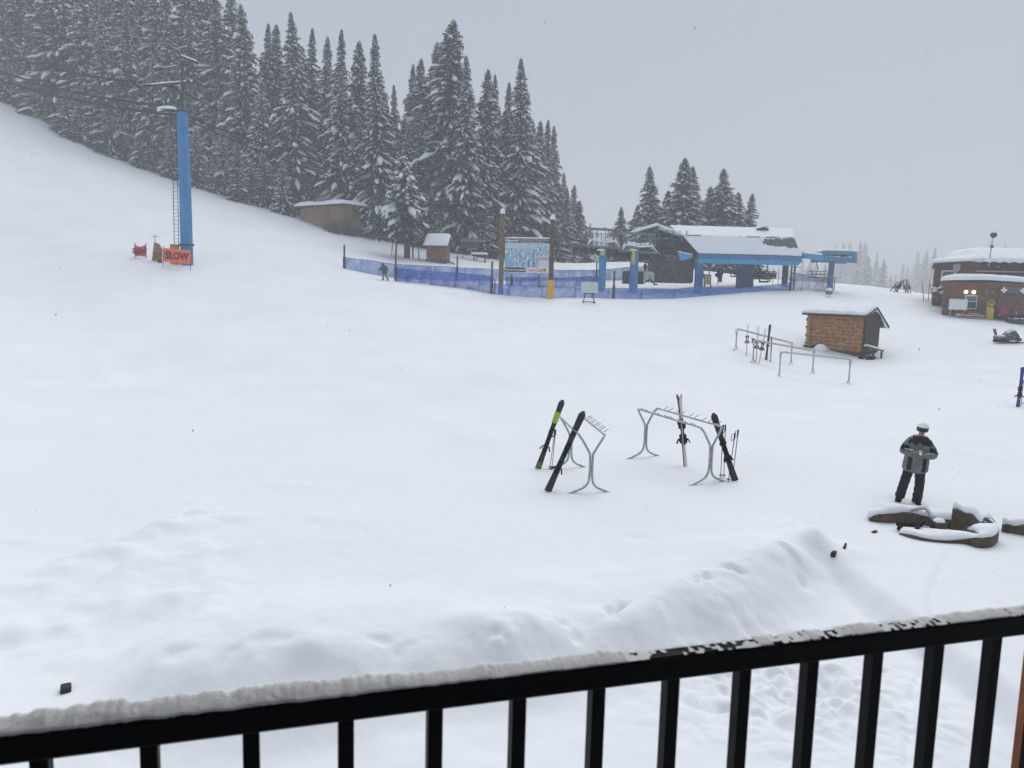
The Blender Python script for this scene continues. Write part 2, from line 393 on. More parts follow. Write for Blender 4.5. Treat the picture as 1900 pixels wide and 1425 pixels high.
# ------------------------------------------------------------------ conifers
def needles_mat(name, col, frost):
    m = bpy.data.materials.new(name); m.use_nodes = True; nt = m.node_tree; N = nt.nodes; L = nt.links
    b = N["Principled BSDF"]; b.inputs["Roughness"].default_value = 0.9; b.inputs["Specular IOR Level"].default_value = 0.1
    tc = N.new("ShaderNodeTexCoord"); n = N.new("ShaderNodeTexNoise"); n.inputs["Scale"].default_value = 2.2; n.inputs["Detail"].default_value = 5
    L.new(tc.outputs["Object"], n.inputs["Vector"])
    r = N.new("ShaderNodeValToRGB"); e = r.color_ramp.elements
    e[0].position = 0.36; e[0].color = (*[c * 0.7 for c in col], 1); e[1].position = 0.56; e[1].color = (*[c * 1.3 for c in col], 1)
    x = e.new(0.60); x.color = (*[c * 1.8 + 0.03 for c in col], 1); x = e.new(0.64); x.color = (frost, frost * 1.03, frost * 1.08, 1)
    L.new(n.outputs["Fac"], r.inputs[0]); L.new(r.outputs[0], b.inputs["Base Color"]); return m
NEED = needles_mat("spruce_needles", (0.024, 0.038, 0.046), 0.54)
NEEDX = 0
TSNOW = mat("branch_snow", (0.82, 0.85, 0.89), 0.9, 0.08, 3, spec=0.1)
def spruce(name, Ht, Rb, seed, nb=520, snow=0.55, bare=0.05, clump=0.0, power=0.85):
    """returns (crown_mesh, snow_mesh, trunk_mesh): hundreds of drooping boughs with snow lying along them"""
    g = random.Random(seed); C = MB(); S = MB(); T = MB()
    bend = g.uniform(-.7, .7)
    tip = lambda z: Vector((bend * (z / Ht) ** 2, 0, z))
    T.tube([tip(Ht * t) - (Vector((0, 0, 2.5)) if t == 0 else Vector()) for t in (0, .1, .3, .6, .85, 1.0)], [Rb * .085, Rb * .075, Rb * .06, Rb * .04, Rb * .02, .01], 7)
    gapn = [g.uniform(0.62, 1.25) for _ in range(34)]; sect = [g.uniform(0.72, 1.2) for _ in range(9)]
    for i in range(nb):
        t = (i + g.random()) / nb; t = bare + (1 - bare) * (1 - (1 - t) ** 1.35) if True else t
        z = Ht * t * 0.985; az = g.uniform(0, 2 * math.pi)
        Lb = Rb * (1 - t) ** power * gapn[int(t * 33)] * sect[int(az / 6.284 * 9) % 9] * g.uniform(0.5, 1.18) + 0.16
        if t < 0.14: Lb *= 0.6 + 2.8 * t
        out = Vector((math.cos(az), math.sin(az), 0)); side = Vector((-out.y, out.x, 0)); base = tip(z)
        droop = g.uniform(0.30, 0.62) * (1 - 0.45 * t); lift = g.uniform(0.0, 0.12)
        if t > 0.9: droop *= 0.25
        P = [base + out * (Lb * s) + Vector((0, 0, Lb * (lift * s - droop * s * s))) for s in (0.12, 0.4, 0.7, 0.9, 1.0)]
        wd = [0.05, 0.21, 0.25, 0.15, 0.02]; ww = [w * (0.35 + Lb * 0.62) * g.uniform(.8, 1.2) for w in wd]
        o = len(C.v)
        for p, w in zip(P, ww):
            sag = Vector((0, 0, -0.35 * w)); C.v += [tuple(p + side * w + sag), tuple(p), tuple(p - side * w + sag)]
        for k in range(4):
            a = o + 3 * k; C.f += [(a, a + 1, a + 4, a + 3), (a + 1, a + 2, a + 5, a + 4)]
        for k in range(1, 5):                        # hanging twigs under the bough
            for sgn in (-1, 0, 1):
                if g.random() < 0.28: continue
                p = P[k] + side * (sgn * ww[k] * g.uniform(.4, 1.0)); q = P[k - 1].lerp(P[k], g.uniform(.2, .7)) + side * (sgn * ww[k] * g.uniform(.3, 1.0))
                h = (0.18 + 0.16 * Lb) * g.uniform(0.5, 1.25)
                mid = (p + q) / 2 + out * g.uniform(-.1, .1) + side * g.uniform(-.12, .12) - Vector((0, 0, h))
                o2 = len(C.v); C.v += [tuple(p), tuple(q), tuple(mid)]; C.f.append((o2, o2 + 1, o2 + 2))
        if g.random() < snow * (0.85 + 0.3 * t):     # snow lying on the bough
            k0 = g.choice((0, 1, 1, 2)); k1 = g.choice((3, 4, 4)); big = g.random() < clump
            o = len(S.v); n = 0
            hh = (0.05 + 0.05 * Lb) * g.uniform(.7, 1.5) * (2.0 if big else 1)
            for k in range(k0, k1 + 1):
                e = 0.25 if k in (k0, k1) else 1.0; w = max(0.05, ww[k] * (0.42 if not big else 0.8) * g.uniform(.7, 1.15)) * (0.5 + .5 * e); p = P[k]
                S.v += [tuple(p + side * w + Vector((0, 0, -.25 * w - hh * .3))), tuple(p + side * w * .5 + Vector((0, 0, hh * e * .8))), tuple(p + Vector((0, 0, hh * e))), tuple(p - side * w * .5 + Vector((0, 0, hh * e * .8))), tuple(p - side * w + Vector((0, 0, -.25 * w - hh * .3)))]; n += 1
            for k in range(n - 1):
                a = o + 5 * k
                for j in range(4): S.f.append((a + j, a + j + 1, a + 6 + j, a + 5 + j))
    return C, S, T
def me_of(name, mb, m, smooth=False):
    me = bpy.data.meshes.new(name); me.from_pydata(mb.v, [], mb.f); me.update(); me.materials.append(m)
    if smooth: me.polygons.foreach_set("use_smooth", [True] * len(me.polygons))
    return me
VARS = []
for k in range(10):
    Rb = (4.5, 5.0, 4.1, 5.6, 4.7, 3.6, 5.3, 4.6, 4.2, 4.9)[k]
    c, s, t = spruce("spruce", 25, Rb, 100 + k, nb=(760, 820, 700, 860, 780, 640, 840, 760, 780, 300)[k], snow=(.85, .72, .95, .78, .9, .72, .85, .98, .8, .95)[k], clump=(.05, .02, .08, .04, .06, .02, .09, .05, .03, .0)[k], power=(.80, .76, .84, .72, .8, .9, .76, .86, .78, .6)[k])
    VARS.append((me_of("crown", c, NEED), me_of("snow_load", s, TSNOW, True), me_of("trunk", t, BARK, True)))
def plant(var, x, y, z, Ht, wid=1.0, label="", group=None, name="spruce_tree", cat="tree"):
    o = thing(name, label, cat, (x, y, z), random.uniform(0, 6.28), group)
    s = Ht / 25.0; o.scale = (s ** 0.7 * wid, s ** 0.7 * wid, s)
    for nm, me in zip(("crown", "snow_load", "trunk"), VARS[var]):
        p = bpy.data.objects.new(nm, me); COL.objects.link(p); p.parent = o
    return o
def tree_px(var, px, top, Y, wid=1.0, label="", group=None, sink=0.3):
    tp = W(px, top, Y); z = hz(tp.x, Y) - sink
    return plant(var, tp.x, Y, z, max(3.0, (tp.z - z) * 1.0), wid, label, group)
GF = "snow laden spruces of the hillside forest"
SKY_TREES = [  # px, top py, depth, variant, width, label
    (30, -60, 128, 0, 1.1, "spruce at the forest's uphill end, right at the picture's left border"),
    (95, -75, 126, 3, 1.1, "second spruce from the uphill end of the forest front"),
    (160, -70, 124, 4, 1.1, "third spruce from the uphill end of the forest front"),
    (225, -60, 122, 1, 1.15, "spruce rising uphill of the blue lift tower, behind its cables"),
    (290, -50, 121, 6, 1.1, "tall spruce directly behind the lift tower's crossarm"),
    (350, -45, 124, 3, 1.1, "spruce just downhill of the lift tower whose tip leaves the frame"),
    (405, -20, 120, 0, 1.1, "spruce filling the gap right of the lift tower's top"),
    (455, 2, 117, 4, 1.05, "broad spruce whose tip just touches the top of the picture"),
    (491, 38, 121, 5, 1.0, "slim spruce in the notch beside the broad spruce at the top border"),
    (508, 42, 124, 8, 1.0, "slim spruce paired with another in the notch at the top border"),
    (545, 18, 114, 7, 1.1, "frosted tall spruce standing above the tan hut, first peak from the top border"),
    (573, 46, 119, 5, 1.0, "spruce stepping down behind the frosted peak above the tan hut"),
    (603, 64, 118, 2, 1.0, "spruce in the dip over the middle of the tan hut"),
    (632, 52, 113, 5, 1.0, "thin pointed spruce over the right end of the tan hut"),
    (663, 70, 110, 6, 1.05, "spruce with snowy shoulders left of the sharp pointed spruce"),
    (698, 60, 106, 2, 1.05, "sharp pointed spruce carrying big white clumps, left of the sky gap"),
    (735, 155, 125, 5, 0.9, "low dim spruce at the bottom of the sky gap"),
    (761, 115, 119, 5, 0.95, "left one of the two close tips right of the sky gap"),
    (776, 103, 117, 8, 0.95, "right one of the two close tips right of the sky gap"),
    (806, 74, 118, 0, 1.0, "spruce leaning on the left flank of the tallest spruce"),
    (830, 31, 109, 3, 1.15, "tallest spruce of the middle forest, with a thick broken tip"),
    (872, 99, 106, 2, 1.0, "spruce with white clumps halfway down, just right of the tallest spruce"),
    (905, 124, 108, 1, 1.0, "spruce above the left pole of the map board"),
    (920, 132, 113, 5, 0.9, "thin spire between the map board's left pole and the last tall peak"),
    (941, 147, 111, 5, 0.95, "short spire just left of the last tall peak"),
    (971, 104, 110, 7, 1.05, "last tall peak of the forest, above the map board"),
    (1001, 222, 122, 8, 1.0, "first of the three lower tips stepping down right of the last tall peak"),
    (1015, 220, 126, 5, 1.0, "middle of the three lower tips stepping down over the map board's right pole"),
    (1030, 231, 130, 2, 1.0, "last of the three lower tips stepping down over the map board's right pole"),
    (1050, 318, 140, 5, 1.0, "hazy small spruce at the foot of the forest's right end"),
    (1064, 340, 150, 8, 1.0, "farthest hazy spruce closing the forest's right end"),
]
for px, top, Y, v, w, lab in SKY_TREES: tree_px(v, px, top, Y, w, lab, GF)
for px in range(-110, 450, 34):
    tree_px(random.randrange(9), px + random.uniform(-9, 9), random.uniform(-130, -50) + max(0, px - 300) * .35, np.interp(px, [0, 400], [140, 132]) + random.uniform(-4, 6), 1.1, "back row spruce of the hillside whose tip is cut by the picture's top border", GF)
EDGE = [(-120, 112, 128), (0, 180, 125), (130, 250, 120), (230, 298, 117), (330, 335, 114), (450, 375, 110), (555, 400, 108), (625, 425, 104), (700, 440, 104), (800, 455, 105), (862, 470, 105), (930, 482, 106), (1000, 482, 114), (1045, 482, 122), (1075, 482, 134)]
SKYL = [(-120, -90), (0, -80), (400, -30), (455, 15), (500, 50), (545, 30), (600, 80), (660, 85), (698, 75), (735, 180), (776, 130), (830, 50), (872, 120), (940, 160), (971, 125), (985, 190), (1015, 235), (1045, 310), (1066, 360), (1080, 420)]
LAB_IN = "snow dusted spruce inside the packed forest wall, its tip not breaking the skyline"
used = [(W(px, top, Y).x, Y) for px, top, Y, v, w, lab in SKY_TREES]
tries = 0; cnt = 0
while cnt < 138 and tries < 9000:
    tries += 1
    px = random.uniform(-110, 1078); e = np.interp(px, [a[0] for a in EDGE], [a[2] for a in EDGE])
    Y = e + 2 + 42 * random.random() ** 1.6
    x = (px - 950) / F_PX * Y
    if any((x - a) ** 2 + (Y - b) ** 2 < (2.0 if Y < e + 10 else 2.6) ** 2 for a, b in used): continue
    z = hz(x, Y); lim = W(px, np.interp(px, [a[0] for a in SKYL], [a[1] for a in SKYL]) + 16, Y).z - z
    Ht = min(random.uniform(13, 27), lim * random.uniform(.75, 1.0))
    if Ht < 4: continue
    used.append((x, Y)); plant(random.randrange(10), x, Y, z - 0.3, Ht, random.uniform(.9, 1.12), LAB_IN, GF); cnt += 1
# young firs along the forest edge
for px in np.arange(-20, 1080, 26):
    px += random.uniform(-7, 7); e = np.interp(px, [a[0] for a in EDGE], [a[2] for a in EDGE]); Y = e + random.uniform(-1.0, 2)
    if 545 < px < 660: Y = e + 6
    x = (px - 950) / F_PX * Y
    plant(random.choice((1, 3, 6)), x, Y, hz(x, Y) - .6, random.uniform(4, 10), random.uniform(.9, 1.15), "low young spruce standing in the snow along the forest's front edge", GF)
# clump behind the lift station
GS = "spruces behind the lift station"
for px, top, Y, v, w, lab in [
    (1212, 306, 118, 2, .95, "lone narrow spruce behind the roof's left eave of the lift station"),
    (1155, 383, 126, 5, .95, "small thin spruce above the lift station's catwalks"),
    (1183, 380, 142, 8, .9, "dim short spruce left of the lone narrow spruce behind the station"),
    (1269, 290, 116, 6, 1.0, "tallest spruce behind the lift station, white clumps on its boughs"),
    (1288, 307, 119, 7, .9, "spruce fused to the right side of the tallest one behind the station"),
    (1240, 352, 130, 8, 1.0, "shorter spruce filling the left foot of the tallest one behind the station"),
    (1346, 309, 118, 0, .95, "peak of the right-hand pair of spruces above the station roof"),
    (1324, 343, 120, 4, .9, "lower spruce against the left side of the pair's peak above the station roof"),
    (1370, 354, 126, 1, .9, "hazy spruce just right of the pair's peak above the station roof"),
    (1390, 357, 130, 5, 1.0, "small end spruce nearest the roof hatch of the station")]:
    tree_px(v, px, top, Y, w * 1.55, lab, GS)
for px, top in [(1225, 400), (1255, 385), (1300, 392), (1310, 380), (1335, 395), (1360, 390), (1195, 405), (1170, 420), (1140, 425), (1385, 400)]:
    tree_px(random.randrange(9), px, top, random.uniform(126, 150), 1.7, "low spruce tucked between the taller ones behind the station roof", GS)
# far tree line melting into the snowfall
GFAR = "fog grey conifers beyond the plateau edge"
for k in range(50):
    px = 1420 + (1900 - 1420) * (k + random.random()) / 50
    top = np.interp(px, [1420, 1500, 1540, 1560, 1610, 1640, 1700, 1740, 1790, 1820, 1900], [500, 470, 455, 450, 445, 480, 468, 455, 450, 445, 455]) + random.choice((0, 6, 14, 22, 30, 40))
    Y = random.uniform(430, 640); x = W(px, top, Y).x; zt = W(px, top, Y).z; hh = random.uniform(26, 38)
    plant(random.randrange(9), x, Y, zt - hh, hh, 1.15, "faint grey conifer dissolving into the falling snow beyond the plateau edge", GFAR)
# the wood on the far side of the valley, too faint to count
m = MB(); m2 = MB(); g = random.Random(77)
for k in range(150):
    px = g.uniform(1060, 2000); top = np.interp(px, [1060, 1150, 1400, 1480, 1540, 1610, 1660, 1750, 1830, 2000], [470, 462, 488, 486, 478, 470, 494, 482, 470, 468]) + g.uniform(0, 34); Y = g.uniform(520, 700); w_ = W(px, top, Y); hh = g.uniform(26, 36)
    c, s, t = spruce("far", 25, g.uniform(4.2, 6), 900 + k, nb=46, snow=.3)
    for mb, src in ((m, c), (m2, s)): mb.add([(w_.x + x * 1.25, w_.y + y * 1.25, w_.z - hh + z * hh / 25) for x, y, z in src.v], src.f)
ff = raw("far_forest", m, NEED); tag(ff, "pale band of forest across the valley, almost lost in the snowfall", kind="stuff"); part("snow_load", m2, TSNOW, ff)
for px, top, Y in [(1098, 412, 330), (1108, 425, 300), (1128, 428, 340), (1140, 440, 320), (1085, 430, 300), (1118, 440, 330)]:
    tp = W(px, top, Y); plant(5, tp.x, Y, tp.z - 24, 24, 1.2, "faint tiny conifer seen far off between the forest end and the station", "far conifers in the valley gap")
# the nearer loaded spruce above the netting, its lower stems bare
c, s, t = spruce("spruce", 12.0, 3.7, 555, nb=420, snow=.72, bare=.27, clump=.6, power=.55)
for dx, dy, hh, rr in ((-1.9, .3, 3.2, .06), (-1.25, -.4, 3.4, .11), (.75, .5, 3.6, .1), (1.6, -.2, 3.0, .07), (.25, .2, 3.4, .2)):
    t.tube([(dx, dy, -1), (dx * .9, dy, hh * .5), (dx * .75, dy, hh)], [rr, rr * .9, rr * .7], 7)
b = W(754, 476, 92)
o = thing("loaded_spruce", "bushy spruce with fat snow clumps on bare stems beside the small shed", "tree", (b.x, b.y, hz(b.x, b.y) - .2))
for nm, mb, m in (("crown", c, NEED), ("snow_load", s, TSNOW), ("trunk", t, BARK)): part(nm, mb, m, o, smooth=nm != "crown")
# leafless bushes at the tan hut
BR = mat("twig_bark", (0.09, 0.075, 0.07), .9, .3, 8, dust=.25)
for px, py, Y, hh, lab in ((618, 430, 100.5, 2.2, "grey leafless bush at the tan hut's lower corner"), (648, 433, 101.5, 2.6, "taller leafless bush between the tan hut and the bushy spruce")):
    b = W(px, py, Y); m = MB(); g = random.Random(int(px))
    for k in range(60):
        a = g.uniform(0, 6.28); l = hh * g.uniform(.5, 1); p0 = Vector((g.uniform(-.9, .9), g.uniform(-.4, .4), -.5)); p2 = p0 + Vector((math.cos(a) * l * .5, math.sin(a) * l * .4, l + .4))
        m.tube([p0, p0.lerp(p2, .5) + Vector((0, 0, .2)), p2], [.035, .025, .01], 4)
        q = p0.lerp(p2, .6); m.tube([q, q + Vector((g.uniform(-.5, .5), g.uniform(-.3, .3), g.uniform(.1, .6)))], [.02, .008], 3)
    tag(raw("bare_bush", m, BR), lab, "bush").location = (b.x, b.y, hz(b.x, b.y))
# ------------------------------------------------------------------ lift tower on the slope
Yt = 66.0; b = W(347, 487, Yt); base = Vector((b.x, b.y, hz(b.x, b.y)))
tw = thing("lift_tower", "blue lift tower with ladder and grey crossarm on the slope", "lift tower", base, R(8))
m = MB(); m.tube([(0, 0, -1.5), (0, 0, 6), (-.08, 0, 12.55)], [.53, .49, .44], 8); o = part("column", m, BLUE, tw)
m = MB(); m.tube([(0, 0, 1.55), (0, 0, 1.7)], .63, 8); m.tube([(-.08, 0, 12.45), (-.08, 0, 12.6)], .56, 8); part("flange", m, NBLUE, tw)
m = MB()
for sx in (-.18, .18): m.beam((-.74 + sx, -.25, 1.0), (-.66 + sx, -.25, 12.6), .05)
for k in range(38): m.beam((-.92 + .007 * k * .3, -.25, 1.2 + k * .3), (-.56 + .007 * k * .3, -.25, 1.2 + k * .3), .035)
for k in range(5): m.beam((-.56, -.25, 1.5 + 2.5 * k), (-.3, -.1, 1.5 + 2.5 * k), .05)
part("ladder", m, NBLUE, tw)
m = MB(); m.beam((-3.3, -.1, 14.35), (.9, .2, 15.0), .13, .18); m.beam((-.08, 0, 12.5), (.05, 0, 16.6), .20); m.beam((-.55, 0, 12.6), (.1, 0, 14.4), .12)
m.beam((-1.8, -.5, 12.55), (.4, -.5, 12.55), .07); m.beam((-1.8, .4, 12.55), (.4, .4, 12.55), .07); part("crossarm", m, DSTEEL, tw)
m = MB(); m.beam((-2.2, -.1, 15.7), (.6, .2, 16.4), .09, .1); m.beam((-1.4, 0, 16.2), (.0, 0, 16.9), .1); m.beam((0, 0, 16.9), (1.2, 0, 16.5), .14); part("lifting_frame", m, DSTEEL, tw)
m = MB()
for cx, cz in ((-3.1, 14.1), (.75, 14.7)):
    for k in range(6): m.tube([(cx - .06, -1.25 + k * .5, cz), (cx + .06, -1.25 + k * .5, cz)], .2, 10)
    m.beam((cx, -1.5, cz + .05), (cx, 1.5, cz + .05), .1)
part("sheave_train", m, DSTEEL, tw)
m = MB(); m.slab(lambda u, v: (-1.9 + 1.5 * u, -.55 + v * .5, 12.62 + .16 * math.sin(math.pi * u) ** .5 + .1 * u), 10, 4, .2); m.slab(lambda u, v: (-3.3 + 4.1 * u, -.1 + .2 * v, 14.46 + .63 * u + .05 * math.sin(math.pi * v)), 12, 3, .07)
m.slab(lambda u, v: (-1.6 + 1.2 * u, -.06 + .12 * v, 15.9 + .3 * u + .03 * math.sin(math.pi * v)), 12, 3, .04); m.slab(lambda u, v: (0 + 1.2 * u, -.12 + .24 * v, 17.02 - .4 * u + .07 * math.sin(math.pi * v)), 8, 3, .06); part("snow_cap", m, SNOW, tw, smooth=True)
m = MB(); m.box((-.86, -.5, .75), (.62, .35, 1.75), bev=.06); part("yellow_pad", m, mat("mustard_pad", (.42, .24, .03), .8, .3, 3, dust=.06), tw)
# ropes
CB = mat("steel_rope", (.006, .007, .009), .7)
def rope(pts, r, lab):
    P = []
    for i in range(len(pts) - 1):
        a, b = pts[i], pts[i + 1]; n = 24
        for k in range(n + (i == len(pts) - 2)):
            t = k / n; p = a.lerp(b, t); p = p - Vector((0, 0, (b - a).length * .018 * 4 * t * (1 - t))); P.append(p)
    m = MB(); m.tube(P, [r * (1.75 if i < 25 else 1.0) for i in range(len(P))], 5); tag(raw("lift_rope", m, CB), lab, "cable", "ropes of the old lift line")
rope([W(-60, 76, 92), W(318, 160, 66.5), W(560, 268, 74), W(1092, 452, 80)], .065, "uppermost dark rope running from the tower's crossarm to the top left")
rope([W(-60, 108, 90), W(300, 196, 66), W(560, 288, 74), W(1090, 466, 79)], .065, "middle dark rope passing just above the blue tower column")
rope([W(-60, 128, 88), W(330, 214, 67), W(560, 308, 75), W(1092, 478, 81)], .065, "lowest dark rope passing at the top of the blue tower column")
m = MB(); P0, P1 = W(1068, 407, 100), W(1124, 423, 84); m.tube([P0.lerp(P1, t) - Vector((0, 0, .5 * 4 * t * (1 - t))) for t in np.linspace(0, 1, 16)], .06, 5)
tag(raw("lift_rope", m, CB), "short rope descending onto the station's outer catwalk frame", "cable", "ropes of the old lift line")
# banners
def banner(name, cpx, Y, wpx, hpx, col, lab, tilt, sag, word, rz, wsize, wcol):
    b = W(cpx[0], cpx[1], Y); k = mpp(Y); w = wpx * k; h = hpx * k; z0 = .25
    g = hz(b.x, b.y); t = thing(name, lab, "banner", (b.x, b.y, g), rz, "slow banners beside the lift tower"); t.rotation_euler = (0, tilt, rz)
    z0 = b.z - g - h / 2
    m = MB(); nu, nv = 26, 12
    def fn(u, v, dy=0):
        zz = z0 + h * v; s = sag * 4 * u * (1 - u); zz = zz - s * v + s * .35 * (1 - v)
        sc = (.018 if int(u * 26) % 2 else 0) * (1 if v in (0, 1) else 0)
        return (-w / 2 + w * u, .05 * math.sin(5 * u + 2 * v) + dy, zz - sc * (1 if v == 1 else -1))
    for i in range(nu):
        for j in range(nv):
            u0, u1, v0, v1 = i / nu, (i + 1) / nu, j / nv, (j + 1) / nv
            m.add([fn(u0, v0), fn(u1, v0), fn(u1, v1), fn(u0, v1), fn(u0, v0, .012), fn(u1, v0, .012), fn(u1, v1, .012), fn(u0, v1, .012)], [(0, 1, 2, 3), (4, 7, 6, 5)] + ([(0, 4, 5, 1)] if j == 0 else []) + ([(3, 2, 6, 7)] if j == nv - 1 else []) + ([(0, 3, 7, 4)] if i == 0 else []) + ([(1, 5, 6, 2)] if i == nu - 1 else []))
    part("cloth", m, col, t)
    for sx in (-1, 1):
        m = MB(); m.tube([(sx * (w / 2 + .01), .02, -.6), (sx * (w / 2 + .01), .02, z0 + h + .14)], .025, 6); part("pole", m, BARK, t)
    L = text("lettering", word, wsize, wcol, t, FRONT((0, -.075, z0 + h * .48 - sag * .25)), ext=.01, bold=.022, squeeze=.8, spacing=1.05)
    return t
ORG = mat("orange_banner", (1.0, .17, .085), .7, .12, 2.5); PNK = mat("faded_red_banner", (.68, .075, .080), .8, .25, 4)
banner("slow_banner", (327, 475), 64, 49, 25, ORG, "bright orange SLOW banner staked in front of the tower", R(4), .0, "SLOW", R(4), .80, mat("banner_ink", (.05, .012, .012), .8))
banner("slow_banner", (260, 465), 66, 24, 23, PNK, "dull red crumpled SLOW banner farthest from the tower", R(1), .18, "SLOW", R(-14), .62, mat("banner_ink_faded", (.12, .012, .02), .8))
b = W(292, 479, 65.5); g = hz(b.x, b.y)
t = thing("padded_stake", "tan padded post leaning between the two banners", "crash pad", (b.x, b.y, g), R(10)); t.rotation_euler = (0, R(4), R(10))
m = MB(); m.add([(-.4, -.15, .0), (.32, -.15, -.08), (.36, -.15, .95), (.05, -.15, 1.42), (-.3, -.15, 1.5), (-.4, .15, 0), (.32, .15, -.08), (.36, .15, .95), (.05, .15, 1.42), (-.3, .15, 1.5)], [(0, 1, 2, 3, 4), (9, 8, 7, 6, 5), (0, 5, 6, 1), (1, 6, 7, 2), (2, 7, 8, 3), (3, 8, 9, 4), (4, 9, 5, 0)])
part("pad", m, mat("tan_pad", (.30, .17, .07), .85, .4, 3, dust=.06), t); m = MB(); m.beam((-.36, -.17, .62), (.37, -.17, .58), .05); part("strap", m, BLACK, t)
b = W(297, 484, 65); m = MB(); m.box((0, 0, .12), (.32, .25, .36), rz=.3, bev=.04); m.tube([(0, -.13, .2), (0, -.2, .2)], .08, 8); tag(raw("hazard_lamp", m, DSTEEL), "small dark box on the snow at the padded post's foot", "lamp").location = (b.x, b.y, hz(b.x, b.y))
b = W(288, 442, 72); m = MB(); m.tube([(0, 0, -.4), (-.04, 0, .7)], .03, 6); m.tube([(-.3, 0, .7), (.24, 0, .7)], .025, 6); tag(raw("t_stake", m, BARK), "thin T shaped stake alone in the snow above the banners", "stake").location = (b.x, b.y, hz(b.x, b.y))

# ------------------------------------------------------------------ small buildings at the forest edge
def snow_roof(mb, x0, x1, y0, y1, z, th, lip=.15, nu=26, nv=10, rough=.05, zf=None, seed=1):
    def fn(u, v):
        e = min(1, 8 * min(u, 1 - u, v * 1.4, (1 - v) * 1.4)); e = math.sqrt(max(0, 1 - (1 - e) ** 2))
        zz = zf(u, v) if zf else 0
        x = x0 + (x1 - x0) * u; y = y0 + (y1 - y0) * v
        return (x, y, z + zz + th * (.35 + .65 * e) + rough * float(fbm(np.array([x]), np.array([y]), 1.6, seed)[0]))
    def bt(u, v): return fn(u, v)[2] - (z + (zf(u, v) if zf else 0)) - .004
    mb.slab(fn, nu, nv, bt); return mb
# tan hut
pA, pB = W(558, 405, 106), W(628, 428, 101.5); zb = pB.z
L_ = (pB - pA); L_.z = 0; rz = math.atan2(L_.y, L_.x); ln = L_.length * 1.08
h = thing("tan_hut", "tan board hut with a flat snow covered roof at the forest edge", "hut", (pA.x, pA.y, pA.z), rz)
m = MB(); m.box((ln / 2, 1.6, -.9), (ln, 3.2, 4.6)); part("wall", m, OSB, h); m = MB(); m.box((ln / 2 + 1.3, -.03, -.9), (1.1, .06, 3.6)); part("door", m, mat("shaded_board", (.17, .12, .08), .85, .3, 2), h)  # darker panel on the right: shade put into a copy of the board colour
m = MB(); m.box((ln / 2 + .2, 1.5, 1.46), (ln + 1.6, 4.2, .12)); rf = part("roof", m, DWOOD, h)
m = MB(); snow_roof(m, -.65, ln + 1.05, -.65, 3.6, 1.525, .6); part("snow_cap", m, SNOW, rf, smooth=True)
m = MB()
for k in range(14):
    m.tube([(3.2 + random.random() * 1.6, -.5, 2.05 + random.random() * .1), (4.6 + random.random() * 1.6, -.2, 2.2 + random.random() * .2)], .05, 5)
part("fallen_branches", m, DSTEEL, h)
# small plank shed with steep roof
b = W(813, 484, 92); k = mpp(92); z = hz(b.x, b.y)
s = thing("plank_shed", "small orange brown plank shed with a thick snowy roof", "shed", (b.x, b.y, z), R(-10))
wd, dp, ht = 2.3, 2.0, 2.0
m = MB(); m.prism([(-dp / 2, -.6), (dp / 2, -.6), (dp / 2, ht), (0, ht + 1.0), (-dp / 2, ht)], -wd / 2, wd / 2); part("wall", m, mat("shed_planks", (.20, .085, .03), .8, .4, 4, wave=('X', 1.5, .5), dust=.05), s)
m = MB(); m.box((0, 0, -.1), (wd + .1, dp + .1, .7)); part("skirt", m, DSTEEL, s)
m = MB()
for sy in (-1, 1): m.beam((0, sy * (dp / 2 + .28), ht - .28), (0, 0, ht + 1.05), wd + .7, .07, up=(0, 0, 1)) if False else m.add(*(lambda y0, z0, y1, z1: ([(-wd / 2 - .35, y0, z0), (wd / 2 + .35, y0, z0), (wd / 2 + .35, y1, z1), (-wd / 2 - .35, y1, z1), (-wd / 2 - .35, y0, z0 + .07), (wd / 2 + .35, y0, z0 + .07), (wd / 2 + .35, y1, z1 + .07), (-wd / 2 - .35, y1, z1 + .07)], [(0, 1, 2, 3), (4, 7, 6, 5), (0, 4, 5, 1), (2, 6, 7, 3), (1, 5, 6, 2), (0, 3, 7, 4)]))(sy * (dp / 2 + .3), ht - .3, 0, ht + 1.02))
rf = part("roof", m, DWOOD, s)
def gable_snow(mb, wd, y_e, z_e, z_r, th, over=.35, nu=20, nv=16):
    def fn(u, v):
        y = -y_e + 2 * y_e * v; e = 1 - abs(2 * v - 1); zz = z_e + (z_r - z_e) * e
        ed = min(1, 7 * min(u, 1 - u)); edv = min(1, 6 * min(v, 1 - v)); q = math.sqrt(1 - (1 - ed) ** 2) * (.35 + .65 * math.sqrt(max(0, 1 - (1 - edv) ** 2)))
        x = (-wd / 2 - over) + (wd + 2 * over) * u
        sm = -.25 * (z_r - z_e) * max(0, 1 - abs(2 * v - 1) * 5) * .4
        return (x, y, zz + sm + .06 + th * (.3 + .7 * q) + .05 * float(vnoise(np.array([x]), np.array([y]), .7, 3)[0]))
    def bt(u, v): e = 1 - abs(2 * v - 1); return fn(u, v)[2] - (z_e + (z_r - z_e) * e + .075)
    mb.slab(fn, nu, nv, bt); return mb
m = MB(); gable_snow(m, wd, dp / 2 + .32, ht - .3, ht + 1.02, .32); part("snow_cap", m, SNOW, rf, smooth=True)
